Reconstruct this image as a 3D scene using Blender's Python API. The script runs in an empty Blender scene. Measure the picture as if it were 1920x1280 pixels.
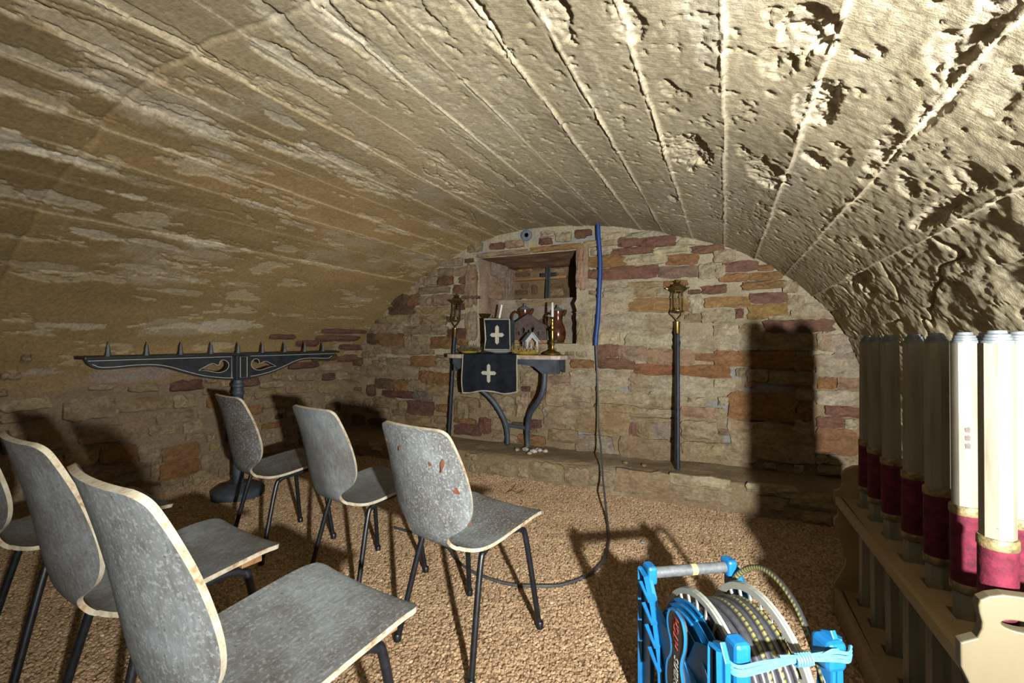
import bpy, bmesh, math, random
import numpy as np
from mathutils import Vector, Matrix

random.seed(7)
R = math.radians
SC = bpy.context.scene
COL = SC.collection

# ------------------------------------------------------------------ camera, world, light, exposure
CAM_Z = 1.16
F = 853.0
YAW = R(25.1)
cd = bpy.data.cameras.new('camera')
cd.sensor_width = 36.0
cd.lens = F / 1920.0 * 36.0
cd.clip_start = 0.02
cam = bpy.data.objects.new('camera', cd)
COL.objects.link(cam)
cam.location = (0, 0, CAM_Z)
cam.rotation_euler = (R(90), 0, YAW)
SC.camera = cam

w = bpy.data.worlds.new('world')
SC.world = w
w.use_nodes = True
w.node_tree.nodes['Background'].inputs[0].default_value = (0.60, 0.75, 1.0, 1)
w.node_tree.nodes['Background'].inputs[1].default_value = 0.005

LIGHT_POS = (0.67, -0.24, 1.10)
ld = bpy.data.lights.new('work_light', 'SPOT')       # a bare flash head with a wide reflector
ld.energy = 1000
ld.spot_size = R(160)
ld.spot_blend = 1.0
ld.shadow_soft_size = 0.028
ld.color = (1.0, 0.985, 0.93)
lo = bpy.data.objects.new('work_light', ld)
COL.objects.link(lo)
lo.location = LIGHT_POS
lo.rotation_euler = (Vector((-0.3, 2.5, 2.0)) - Vector(LIGHT_POS)).to_track_quat('-Z', 'Y').to_euler()

SC.view_settings.view_transform = 'Standard'
SC.view_settings.look = 'None'
SC.view_settings.exposure = 0.0
SC.view_settings.gamma = 1.0
SC.view_settings.use_curve_mapping = False

# ------------------------------------------------------------------ geometry of the view (world positions of things measured in the photo)
SY, CY = math.sin(YAW), math.cos(YAW)


def ray(px, py):
    l = (px - 960) / F
    return np.array([-SY + CY * l, CY + SY * l, (640 - py) / F])


def on_y(px, py, Y):
    r = ray(px, py)
    t = Y / r[1]
    return r[0] * t, CAM_Z + r[2] * t


def on_z(px, py, Z=0.0):
    r = ray(px, py)
    t = (Z - CAM_Z) / r[2]
    return r[0] * t, r[1] * t


# ------------------------------------------------------------------ noise
def _hash(ix, iy, seed):
    h = (ix.astype(np.int64) * 374761393 + iy.astype(np.int64) * 668265263 + seed * 1442695041) & 0xFFFFFFFF
    h = ((h ^ (h >> 13)) * 1274126177) & 0xFFFFFFFF
    h = (h ^ (h >> 16)) & 0xFFFFFFFF
    return h / 4294967295.0


def vn(x, y, seed=0):
    x = np.asarray(x, float); y = np.asarray(y, float)
    ix = np.floor(x); iy = np.floor(y)
    fx = x - ix; fy = y - iy
    fx = fx * fx * (3 - 2 * fx); fy = fy * fy * (3 - 2 * fy)
    a = _hash(ix, iy, seed); b = _hash(ix + 1, iy, seed)
    c = _hash(ix, iy + 1, seed); d = _hash(ix + 1, iy + 1, seed)
    return (a + (b - a) * fx) * (1 - fy) + (c + (d - c) * fx) * fy - 0.5


def fbm(x, y, seed=0, octs=4, gain=0.5):
    s = 0; a = 1.0; f = 1.0
    for i in range(octs):
        s = s + a * vn(x * f + i * 17.3, y * f - i * 9.1, seed + i)
        a *= gain; f *= 2.03
    return s


def sstep(a, b, x):
    t = np.clip((x - a) / (b - a), 0, 1)
    return t * t * (3 - 2 * t)


# ------------------------------------------------------------------ object helpers
def tag(o, label=None, cat=None, group=None, kind=None):
    if label: o['label'] = label
    if cat: o['category'] = cat
    if group: o['group'] = group
    if kind: o['kind'] = kind
    return o


def thing(name, label, cat, loc=(0, 0, 0), rz=0.0, group=None):
    o = bpy.data.objects.new(name, None)
    COL.objects.link(o)
    o.location = loc
    o.rotation_euler = (0, 0, rz)
    o.empty_display_size = 0.05
    return tag(o, label, cat, group)


def link(name, me, mats, parent=None, smooth=True):
    if not isinstance(mats, (list, tuple)): mats = [mats]
    for m in mats: me.materials.append(m)
    if smooth and len(me.polygons):
        me.polygons.foreach_set('use_smooth', np.ones(len(me.polygons), bool))
    o = bpy.data.objects.new(name, me)
    COL.objects.link(o)
    if parent is not None: o.parent = parent
    return o


def copy_tree(o, parent=None):
    c = o.copy()
    COL.objects.link(c)
    if parent is not None: c.parent = parent
    for ch in o.children:
        copy_tree(ch, c)
    return c


def catmull(pts, n):
    p = np.array(pts, float)
    p = np.vstack([2 * p[0] - p[1], p, 2 * p[-1] - p[-2]])
    out = []
    m = len(p) - 3
    for i in range(m):
        for k in range(n):
            t = k / n
            a, b, c, d = p[i], p[i + 1], p[i + 2], p[i + 3]
            out.append(0.5 * ((2 * b) + (-a + c) * t + (2 * a - 5 * b + 4 * c - d) * t * t + (-a + 3 * b - 3 * c + d) * t ** 3))
    out.append(p[-2])
    return np.array(out)


class MB:
    """collects shapes for ONE mesh object"""
    def __init__(self):
        self.v = []; self.f = []; self.m = []

    def add(self, vs, fs, mi=0):
        o = len(self.v)
        self.v += [tuple(float(c) for c in q) for q in vs]
        self.f += [tuple(i + o for i in q) for q in fs]
        self.m += [mi] * len(fs)

    def box(self, c, s, rz=0.0, bev=0.0, mi=0, rot=None):
        bm = bmesh.new()
        bmesh.ops.create_cube(bm, size=1.0)
        for q in bm.verts: q.co = Vector((q.co.x * s[0], q.co.y * s[1], q.co.z * s[2]))
        if bev > 0: bmesh.ops.bevel(bm, geom=bm.edges[:], offset=bev, segments=2, affect='EDGES', profile=0.5)
        M = Matrix.Translation(c) @ (rot.to_4x4() if rot is not None else Matrix.Rotation(rz, 4, 'Z'))
        bm.verts.index_update()
        self.add([M @ q.co for q in bm.verts], [[q.index for q in f.verts] for f in bm.faces], mi)
        bm.free()

    def lathe(self, prof, c=(0, 0, 0), n=24, mi=0, rot=None, phase=0.0):
        """prof: (r, z) list from bottom to top"""
        vs = []; fs = []
        M = rot if rot is not None else Matrix.Identity(3)
        for r, z in prof:
            for k in range(n):
                a = 2 * math.pi * k / n + phase
                vs.append(Vector(c) + M @ Vector((r * math.cos(a), r * math.sin(a), z)))
        for i in range(len(prof) - 1):
            for k in range(n):
                a = i * n + k; b = i * n + (k + 1) % n
                fs.append((a, b, b + n, a + n))
        fs.append(tuple(range(n - 1, -1, -1)))
        fs.append(tuple((len(prof) - 1) * n + k for k in range(n)))
        self.add(vs, fs, mi)

    def tube(self, pts, r, n=10, mi=0, closed=False, cap=True):
        P = [Vector(p) for p in pts]
        N = len(P)
        rr = r if isinstance(r, (list, tuple, np.ndarray)) else [r] * N
        vs = []; fs = []
        up = None
        for i in range(N):
            if closed: t = (P[(i + 1) % N] - P[i - 1])
            else: t = P[min(i + 1, N - 1)] - P[max(i - 1, 0)]
            t.normalize()
            if up is None:
                up = Vector((0, 0, 1)) if abs(t.z) < 0.9 else Vector((1, 0, 0))
            up = (up - t * up.dot(t)).normalized()
            s = t.cross(up)
            for k in range(n):
                a = 2 * math.pi * k / n
                vs.append(P[i] + (up * math.cos(a) + s * math.sin(a)) * rr[i])
        for i in range(N if closed else N - 1):
            for k in range(n):
                a = i * n + k; b = i * n + (k + 1) % n
                j = (i + 1) % N
                fs.append((a, j * n + k, j * n + (k + 1) % n, b))
        if cap and not closed:
            fs.append(tuple(range(n)))
            fs.append(tuple((N - 1) * n + k for k in range(n - 1, -1, -1)))
        self.add(vs, fs, mi)

    def prism(self, poly, holes, th, to3, bev=0.0, mi=0):
        """flat outline (with holes) given thickness; to3 maps (a, b, t) to a point"""
        vs, fs = fill(poly, holes, th, bev)
        self.add([to3(*q) for q in vs], fs, mi)

    def build(self, name, mats, parent=None, smooth=False, sharp=None):
        me = bpy.data.meshes.new(name)
        me.from_pydata(self.v, [], self.f)
        bm = bmesh.new(); bm.from_mesh(me)
        bmesh.ops.recalc_face_normals(bm, faces=bm.faces[:])
        bm.to_mesh(me); bm.free()
        me.update()
        o = link(name, me, mats, parent, smooth)
        if max(self.m or [0]) > 0 and len(self.m) == len(me.polygons):
            me.polygons.foreach_set('material_index', np.array(self.m, dtype=np.int32))
        if smooth: me.set_sharp_from_angle(angle=R(sharp if sharp else 40))
        return o


def fill(poly, holes, th, bev=0.0):
    cu = bpy.data.curves.new('outline', 'CURVE')
    cu.dimensions = '2D'; cu.fill_mode = 'BOTH'; cu.extrude = th / 2
    if bev: cu.bevel_depth = bev; cu.bevel_resolution = 1; cu.offset = -bev; cu.extrude = th / 2 - bev
    for pl in [poly] + list(holes):
        sp = cu.splines.new('POLY')
        sp.points.add(len(pl) - 1)
        for q, pt in zip(sp.points, pl): q.co = (pt[0], pt[1], 0, 1)
        sp.use_cyclic_u = True
    ob = bpy.data.objects.new('outline', cu)
    me = bpy.data.meshes.new_from_object(ob)
    vs = [tuple(q.co) for q in me.vertices]; fs = [tuple(p.vertices) for p in me.polygons]
    bpy.data.meshes.remove(me); bpy.data.objects.remove(ob); bpy.data.curves.remove(cu)
    return vs, fs


def grid_mesh(name, P, mats, parent=None, colors=None, smooth=True, flip=False, keep=None):
    """P: (nu, nv, 3) array"""
    nu, nv, _ = P.shape
    me = bpy.data.meshes.new(name)
    idx = np.arange(nu * nv).reshape(nu, nv)
    q = np.stack([idx[:-1, :-1], idx[1:, :-1], idx[1:, 1:], idx[:-1, 1:]], -1)
    if flip: q = q[..., ::-1]
    q = q.reshape(-1, 4)
    if keep is not None: q = q[keep.reshape(-1)]
    me.vertices.add(nu * nv)
    me.vertices.foreach_set('co', P.reshape(-1).astype(np.float32))
    me.loops.add(q.size)
    me.loops.foreach_set('vertex_index', q.reshape(-1).astype(np.int32))
    me.polygons.add(len(q))
    me.polygons.foreach_set('loop_start', (np.arange(len(q)) * 4).astype(np.int32))
    me.update(calc_edges=True)
    if colors is not None:
        ca = me.color_attributes.new('tone', 'FLOAT_COLOR', 'POINT')
        c4 = np.ones((nu * nv, 4), np.float32); c4[:, :3] = colors.reshape(-1, 3)
        ca.data.foreach_set('color', c4.reshape(-1))
    return link(name, me, mats, parent, smooth)


# ------------------------------------------------------------------ materials
DIM = 0.62


def nt(name):
    m = bpy.data.materials.new(name)
    m.use_nodes = True
    t = m.node_tree
    b = t.nodes['Principled BSDF']
    return m, t, b


def noise(t, scale, detail=4, rough=0.6, vec=None, dim='3D'):
    n = t.nodes.new('ShaderNodeTexNoise')
    n.inputs['Scale'].default_value = scale
    n.inputs['Detail'].default_value = detail
    n.inputs['Roughness'].default_value = rough
    if vec is not None: t.links.new(vec, n.inputs['Vector'])
    return n.outputs['Fac']


def ramp(t, fac, stops):
    r = t.nodes.new('ShaderNodeValToRGB')
    els = r.color_ramp.elements
    els[0].position, els[0].color = stops[0][0], (*stops[0][1], 1) if len(stops[0][1]) == 3 else stops[0][1]
    els[1].position, els[1].color = stops[-1][0], (*stops[-1][1], 1)
    for p, c in stops[1:-1]:
        e = els.new(p); e.color = (*c, 1)
    t.links.new(fac, r.inputs['Fac'])
    return r.outputs['Color']


def mixc(t, fac, a, b, mode='MIX'):
    m = t.nodes.new('ShaderNodeMix')
    m.data_type = 'RGBA'; m.blend_type = mode
    for sock, val in ((m.inputs[0], fac), (m.inputs[6], a), (m.inputs[7], b)):
        if hasattr(val, 'is_linked'): t.links.new(val, sock)
        elif isinstance(val, (int, float)): sock.default_value = val
        else: sock.default_value = (*val, 1)
    return m.outputs[2]


def pos(t, kind='world', scale=None):
    if kind == 'world': s = t.nodes.new('ShaderNodeNewGeometry').outputs['Position']
    else: s = t.nodes.new('ShaderNodeTexCoord').outputs['Object']
    if scale:
        mp = t.nodes.new('ShaderNodeMapping'); mp.inputs['Scale'].default_value = scale
        t.links.new(s, mp.inputs['Vector']); s = mp.outputs['Vector']
    return s


def bump(t, b, h, strength=0.4, dist=0.01, prev=None):
    n = t.nodes.new('ShaderNodeBump')
    n.inputs['Strength'].default_value = strength
    n.inputs['Distance'].default_value = dist
    t.links.new(h, n.inputs['Height'])
    if prev is not None: t.links.new(prev, n.inputs['Normal'])
    t.links.new(n.outputs['Normal'], b.inputs['Normal'])
    return n.outputs['Normal']


def simple(name, base, rough=0.6, metal=0.0, var=0.25, scale=12, bmp=0.0, bscale=60, spec=0.5, stretch=None, dark=None):
    m, t, b = nt(name)
    v = pos(t, 'object', stretch)
    f = noise(t, scale, 5, 0.65, v)
    lo_ = tuple(c * (1 - var) for c in base) if dark is None else dark
    hi_ = tuple(min(1, c * (1 + var)) for c in base)
    t.links.new(ramp(t, f, [(0.3, lo_), (0.7, hi_)]), b.inputs['Base Color'])
    b.inputs['Roughness'].default_value = rough
    b.inputs['Metallic'].default_value = metal
    b.inputs['Specular IOR Level'].default_value = spec
    if bmp: bump(t, b, noise(t, bscale, 4, 0.6, v), bmp, 0.004)
    return m


def m_stone():
    m, t, b = nt('stone')
    oi = t.nodes.new('ShaderNodeObjectInfo')
    p = pos(t, 'world'); ps = pos(t, 'world', (1, 1, 2.6))
    f1 = noise(t, 9, 6, 0.7, ps); f2 = noise(t, 45, 5, 0.7, p); f3 = noise(t, 4.0, 3, 0.6, p)
    c = mixc(t, 1.0, oi.outputs['Color'], ramp(t, f1, [(0.25, (0.50, 0.46, 0.42)), (0.5, (0.98, 0.98, 0.98)), (0.75, (1.3, 1.26, 1.16))]), 'MULTIPLY')
    c = mixc(t, 1.0, c, ramp(t, f2, [(0.3, (0.66, 0.62, 0.58)), (0.62, (1.15, 1.15, 1.15))]), 'MULTIPLY')
    c = mixc(t, ramp(t, f3, [(0.5, (0, 0, 0)), (0.7, (0.55, 0.55, 0.55))]), c, (0.30, 0.18, 0.085))
    t.links.new(c, b.inputs['Base Color'])
    b.inputs['Roughness'].default_value = 0.93
    b.inputs['Specular IOR Level'].default_value = 0.2
    n1 = bump(t, b, noise(t, 26, 6, 0.72, ps), 0.9, 0.022)
    bump(t, b, noise(t, 130, 4, 0.7, p), 0.5, 0.004, n1)
    return m


def m_attr(name, streak=False, bs=0.6, grain=(0.62, 1.2)):
    """surface coloured by the 'tone' attribute (plaster, mortar, vault)"""
    m, t, b = nt(name)
    a = t.nodes.new('ShaderNodeAttribute'); a.attribute_name = 'tone'
    p = pos(t, 'world')
    pl = pos(t, 'world', (1.0, 0.35, 1.0))
    f1 = noise(t, 60, 6, 0.72, p); f2 = noise(t, 7, 5, 0.65, pl)
    c = mixc(t, 1.0, a.outputs['Color'], ramp(t, f1, [(0.28, (grain[0],) * 3), (0.65, (grain[1],) * 3)]), 'MULTIPLY')
    c = mixc(t, 1.0, c, ramp(t, f2, [(0.3, (0.86, 0.84, 0.80)), (0.65, (1.07, 1.07, 1.07))]), 'MULTIPLY')
    t.links.new(c, b.inputs['Base Color'])
    b.inputs['Roughness'].default_value = 0.95
    b.inputs['Specular IOR Level'].default_value = 0.15
    n1 = bump(t, b, noise(t, 75 if streak else 38, 6, 0.75, p), bs, 0.007 if streak else 0.012)
    n2 = bump(t, b, noise(t, 220, 3, 0.7, p), bs * 0.8, 0.003, n1)
    if streak:
        bump(t, b, noise(t, 1.0, 4, 0.6, pos(t, 'world', (14, 150, 14))), 0.35, 0.004, n2)
    return m


def m_veneer():
    m, t, b = nt('weathered_veneer')
    oi = t.nodes.new('ShaderNodeObjectInfo')
    p0 = pos(t, 'object')
    add = t.nodes.new('ShaderNodeVectorMath'); add.operation = 'ADD'
    mul = t.nodes.new('ShaderNodeVectorMath'); mul.operation = 'SCALE'; mul.inputs['Scale'].default_value = 9.0
    cb = t.nodes.new('ShaderNodeCombineXYZ')
    for k in range(3): t.links.new(oi.outputs['Random'], cb.inputs[k])
    t.links.new(cb.outputs[0], mul.inputs[0])
    t.links.new(p0, add.inputs[0]); t.links.new(mul.outputs[0], add.inputs[1])
    p = add.outputs[0]
    mp = t.nodes.new('ShaderNodeMapping'); mp.inputs['Scale'].default_value = (1, 0.18, 0.18)
    t.links.new(p, mp.inputs['Vector'])
    grain = noise(t, 150, 4, 0.6, mp.outputs['Vector'])
    big = noise(t, 5.0, 5, 0.62, p)
    sp = noise(t, 120, 3, 0.7, p)
    sep = t.nodes.new('ShaderNodeSeparateColor'); t.links.new(oi.outputs['Color'], sep.inputs[0])
    # how much of the brown wood shows through the grey bloom is set per chair (red), white specks (green)
    ad = t.nodes.new('ShaderNodeMath'); ad.operation = 'ADD'
    t.links.new(big, ad.inputs[0]); t.links.new(sep.outputs[0], ad.inputs[1])
    c = ramp(t, ad.outputs[0], [(0.35, (0.27, 0.305, 0.325)), (0.56, (0.175, 0.178, 0.182)), (0.86, (0.115, 0.082, 0.060))])
    c = mixc(t, 1.0, c, ramp(t, grain, [(0.3, (0.72, 0.70, 0.68)), (0.65, (1.12, 1.12, 1.12))]), 'MULTIPLY')
    spf = ramp(t, sp, [(0.53, (0, 0, 0)), (0.62, (0.9, 0.9, 0.9))])
    ms = t.nodes.new('ShaderNodeMix'); ms.data_type = 'RGBA'; ms.blend_type = 'MULTIPLY'; ms.inputs[0].default_value = 1
    cg = t.nodes.new('ShaderNodeCombineColor')
    for k in range(3): t.links.new(sep.outputs[1], cg.inputs[k])
    t.links.new(spf, ms.inputs[6]); t.links.new(cg.outputs[0], ms.inputs[7])
    c = mixc(t, ms.outputs[2], c, (0.45, 0.49, 0.48))
    dk = ramp(t, noise(t, 75, 3, 0.75, p), [(0.62, (0, 0, 0)), (0.70, (0.85, 0.85, 0.85))])
    c = mixc(t, dk, c, (0.13, 0.085, 0.06))
    t.links.new(c, b.inputs['Base Color'])
    b.inputs['Roughness'].default_value = 0.72
    b.inputs['Specular IOR Level'].default_value = 0.3
    bump(t, b, sp, 0.25, 0.0015)
    return m


def m_edge():
    m, t, b = nt('worn_ply_edge')
    p = pos(t, 'object')
    f = noise(t, 28, 5, 0.7, p)
    c = ramp(t, f, [(0.34, (0.30, 0.18, 0.09)), (0.45, (0.46, 0.40, 0.28)), (0.64, (0.56, 0.54, 0.45))])
    t.links.new(c, b.inputs['Base Color'])
    b.inputs['Roughness'].default_value = 0.7
    bump(t, b, noise(t, 160, 3, 0.6, p), 0.4, 0.002)
    return m


def m_gravel(name, inst):
    m, t, b = nt(name)
    p = pos(t, 'world')
    f = noise(t, 3.0, 5, 0.7, p); g = noise(t, 90, 4, 0.7, p)
    c = ramp(t, f, [(0.3, (0.37, 0.255, 0.155)), (0.55, (0.43, 0.305, 0.195)), (0.75, (0.48, 0.355, 0.24))])
    if inst:
        oi = t.nodes.new('ShaderNodeObjectInfo')
        c = mixc(t, 1.0, c, ramp(t, oi.outputs['Random'], [(0.0, (0.72, 0.68, 0.62)), (0.5, (1.0, 0.99, 0.97)), (0.97, (1.25, 1.22, 1.18)), (1.0, (1.7, 1.8, 1.9))]), 'MULTIPLY')
    else:
        c = mixc(t, 1.0, c, (0.62, 0.58, 0.54), 'MULTIPLY')
    c = mixc(t, 1.0, c, ramp(t, g, [(0.3, (0.8, 0.8, 0.8)), (0.7, (1.15, 1.15, 1.15))]), 'MULTIPLY')
    t.links.new(c, b.inputs['Base Color'])
    b.inputs['Roughness'].default_value = 0.95
    b.inputs['Specular IOR Level'].default_value = 0.1
    bump(t, b, noise(t, 120, 4, 0.7, p), 0.6, 0.006)
    return m


def m_whitepaint():
    m, t, b = nt('old_white_paint')
    p = pos(t, 'object', (1, 1, 0.06)); q = pos(t, 'object')
    c = ramp(t, noise(t, 90, 5, 0.65, p), [(0.28, (0.42, 0.36, 0.24)), (0.45, (0.60, 0.555, 0.42)), (0.7, (0.68, 0.65, 0.53))])
    c = mixc(t, ramp(t, noise(t, 55, 4, 0.75, q), [(0.68, (0, 0, 0)), (0.76, (0.85, 0.85, 0.85))]), c, (0.22, 0.16, 0.09))
    t.links.new(c, b.inputs['Base Color'])
    b.inputs['Roughness'].default_value = 0.5
    bump(t, b, noise(t, 60, 4, 0.6, p), 0.2, 0.002)
    return m


def m_coil(stripe):
    m, t, b = nt('striped_cable' if stripe else 'black_cable')
    base = (0.055, 0.055, 0.065)
    if stripe:
        a = t.nodes.new('ShaderNodeAttribute'); a.attribute_name = 'tone'
        t.links.new(a.outputs['Color'], b.inputs['Base Color'])
    else:
        p = pos(t, 'object')
        t.links.new(ramp(t, noise(t, 60, 4, 0.6, p), [(0.3, (0.04, 0.04, 0.05)), (0.72, (0.085, 0.085, 0.10))]), b.inputs['Base Color'])
    b.inputs['Roughness'].default_value = 0.38
    return m


M = dict(
    stone=m_stone(),
    vault=m_attr('board_marked_concrete', True, 0.4),
    mortar=m_attr('lime_mortar', False, 0.8),
    veneer=m_veneer(), edge=m_edge(),
    black_tube=simple('black_enamel', (0.012, 0.013, 0.017), 0.38, 0.0, 0.5, 40, 0.1, 120),
    gravel=m_gravel('gravel_bed', False), grain=m_gravel('gravel_grain', True),
    black_paint=simple('worn_black_paint', (0.018, 0.022, 0.03), 0.5, 0.0, 0.6, 14, 0.25, 70),
    slate=simple('dusty_blue_black_paint', (0.05, 0.065, 0.088), 0.6, 0.0, 0.45, 10, 0.3, 60),
    cream_line=simple('cream_line_paint', (0.55, 0.54, 0.46), 0.7, 0.0, 0.2, 40),
    iron=simple('dusty_iron', (0.10, 0.11, 0.115), 0.6, 0.3, 0.5, 60, 0.3, 90),
    brass=simple('old_brass', (0.34, 0.24, 0.075), 0.36, 1.0, 0.4, 20, 0.1, 80),
    dark_brass=simple('tarnished_brass', (0.16, 0.115, 0.045), 0.4, 0.9, 0.55, 22, 0.2, 80),
    copper=simple('glazed_copper_brown', (0.085, 0.03, 0.014), 0.2, 0.0, 0.6, 18, 0.05, 60),
    wax=simple('white_wax', (0.78, 0.79, 0.76), 0.45, 0.0, 0.06, 30),
    cloth=simple('black_altar_cloth', (0.010, 0.0135, 0.021), 0.85, 0.0, 0.45, 18, 0.4, 220, 0.2),
    linen=simple('off_white_braid', (0.50, 0.48, 0.38), 0.8, 0.0, 0.2, 60, 0.3, 250),
    plate=simple('white_china', (0.66, 0.70, 0.74), 0.3, 0.0, 0.06, 10),
    slab=simple('veined_marble_slab', (0.42, 0.335, 0.27), 0.55, 0.0, 0.5, 22, 0.2, 60),
    navy=simple('blue_black_pole_paint', (0.012, 0.020, 0.036), 0.35, 0.0, 0.7, 30, 0.25, 120),
    carved=simple('dark_carved_oak', (0.07, 0.047, 0.037), 0.65, 0.0, 0.5, 24, 0.6, 50),
    wood=simple('pale_pine', (0.35, 0.245, 0.13), 0.6, 0.0, 0.25, 8, 0.15, 60, 0.4, (1, 0.15, 1)),
    cream=simple('cream_painted_board', (0.46, 0.385, 0.225), 0.55, 0.0, 0.1, 9, 0.1, 40, 0.4, (1, 1, 0.2)),
    white=m_whitepaint(),
    velvet=simple('maroon_velvet', (0.115, 0.008, 0.024), 0.8, 0.0, 0.6, 45, 0.4, 160, 0.25),
    gilt=simple('tarnished_braid', (0.26, 0.20, 0.09), 0.55, 0.3, 0.6, 60, 0.6, 150),
    zinc=simple('grey_zinc', (0.20, 0.23, 0.255), 0.5, 0.3, 0.25, 30),
    blue_plastic=simple('blue_plastic', (0.012, 0.20, 0.52), 0.36, 0.0, 0.18, 12),
    grey_plastic=simple('pale_grey_plastic', (0.40, 0.42, 0.38), 0.45, 0.0, 0.12, 14),
    dark_label=simple('brown_black_label', (0.05, 0.044, 0.04), 0.6, 0.0, 0.2, 20),
    silver_text=simple('silver_lettering', (0.42, 0.43, 0.42), 0.5, 0.0, 0.05, 20),
    red_text=simple('red_lettering', (0.36, 0.04, 0.03), 0.5, 0.0, 0.05, 20),
    rope=simple('light_blue_cord', (0.13, 0.42, 0.75), 0.6, 0.0, 0.15, 60, 0.3, 200),
    galv=simple('galvanised_tube', (0.20, 0.22, 0.24), 0.5, 0.3, 0.35, 40, 0.15, 90),
    yellow=simple('yellow_tape', (0.70, 0.62, 0.22), 0.5, 0.0, 0.1, 20),
    conduit=simple('blue_conduit', (0.003, 0.05, 0.25), 0.55, 0.0, 0.2, 30, 0.1, 90),
    cable=m_coil(False), scable=m_coil(True),
    straw=simple('dry_straw', (0.42, 0.29, 0.09), 0.8, 0.0, 0.5, 60),
    thorn=simple('dark_thorn_twig', (0.13, 0.10, 0.05), 0.8, 0.0, 0.5, 60),
    mustard=simple('mustard_glaze', (0.42, 0.29, 0.02), 0.4, 0.0, 0.3, 30),
    house_white=simple('white_house_trim', (0.36, 0.39, 0.40), 0.55, 0.0, 0.2, 40),
    house_roof=simple('blue_grey_roof_board', (0.34, 0.40, 0.46), 0.55, 0.0, 0.25, 30),
    house_wood=simple('orange_brown_house_board', (0.30, 0.15, 0.06), 0.6, 0.0, 0.4, 40),
    pipe=simple('grey_drain_pipe', (0.17, 0.19, 0.215), 0.5, 0.0, 0.2, 30),
    pipe_dark=simple('pipe_plug', (0.035, 0.045, 0.06), 0.5, 0.0, 0.3, 30),
    rust=simple('rust_flake', (0.22, 0.075, 0.035), 0.8, 0.0, 0.4, 90),
)

# all matt base colours are scaled down to keep bounced light low
for m_ in bpy.data.materials:
    t_ = m_.node_tree; b_ = t_.nodes['Principled BSDF']
    if b_.inputs['Metallic'].default_value > .5: continue
    k_ = b_.inputs['Base Color']
    if k_.is_linked:
        src = k_.links[0].from_socket
        dm = {'board_marked_concrete': .82, 'old_white_paint': .25, 'cream_painted_board': .20, 'gravel_grain': .80, 'gravel_bed': .8}.get(m_.name, DIM)
        t_.links.new(mixc(t_, 1.0, src, (dm, dm, dm), 'MULTIPLY'), k_)

# ------------------------------------------------------------------ the vault
WALL_Y = 3.84
PROF = [(1.00, -.08), (.985, .3), (.935, .65), (.84, .99), (.675, 1.33), (.47, 1.58), (.14, 1.82), (-.3, 1.99),
        (-.95, 2.145), (-1.58, 2.195), (-2.14, 2.12), (-2.77, 1.84), (-3.34, 1.45), (-3.68, 1.05), (-3.86, .6), (-3.93, -.08)]
_pp = catmull(PROF, 40)
_uu = np.concatenate([[0], np.cumsum(np.hypot(np.diff(_pp[:, 0]), np.diff(_pp[:, 1])))])
U_MAX = _uu[-1]


def prof(u):
    return np.interp(u, _uu, _pp[:, 0]), np.interp(u, _uu, _pp[:, 1])


def prof_n(u):
    x0, z0 = prof(u - .02); x1, z1 = prof(u + .02)
    dx, dz = x1 - x0, z1 - z0
    L = np.hypot(dx, dz)
    return -dz / L, dx / L      # points into the room? fixed below


_nx, _nz = prof_n(np.array([U_MAX / 2]))
NS = -1.0 if _nz[0] > 0 else 1.0


def u_of_z_left(z):
    k = np.argmin(np.abs(_pp[:, 1] - z) + (_pp[:, 0] > -1.6) * 10)
    return _uu[k]


def vault_hit(px, py):
    """(u, y) where the sight line through a point of the photo meets the vault"""
    r = ray(px, py)
    us = np.linspace(0, U_MAX, 1500)
    X, Z = prof(us)
    t = np.where(abs(r[0]) > abs(r[2]), X / (r[0] if abs(r[0]) > 1e-9 else 1e-9), (Z - CAM_Z) / (r[2] if abs(r[2]) > 1e-9 else 1e-9))
    e = np.hypot(r[0] * t - X, CAM_Z + r[2] * t - Z) + (t <= 0) * 99
    k = int(np.argmin(e))
    return us[k], r[1] * t[k]


def u_of_ratio(rr):
    """arc position of a line along the vault seen under the slope rr towards the vanishing point"""
    us = np.linspace(.9, U_MAX - .9, 2500)
    X, Z = prof(us)
    d = -SY * X + CY * WALL_Y
    l = (CY * X + SY * WALL_Y) / d
    px = 960 + F * l; py = 640 - F * (Z - CAM_Z) / d
    rat = (960 + F * math.tan(YAW) - px) / (640 - py + 1e-6)
    rat = np.where(640 - py > 5, rat, 99)
    return us[int(np.argmin(np.abs(rat - rr)))]


JR = [-1.95, -.91, -.37, 0.0, .31, .56, .75, 1.0, 1.22, 1.56, 1.85, 2.18, 2.5, 2.9, 3.4, 4.1, 5.2]
JU = sorted(u_of_ratio(r) for r in JR)
U_LW = u_of_z_left(1.0)                    # where the left wall begins
JU = [u for u in JU if u < U_LW - .12]
Y0, Y1 = -1.3, 3.93

TAN = np.array([.43, .375, .255]); BROWN = np.array([.275, .19, .088]); PALE = np.array([.56, .50, .38])
GREYW = np.array([.52, .50, .45]); UMBER = np.array([.26, .16, .085])

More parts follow.
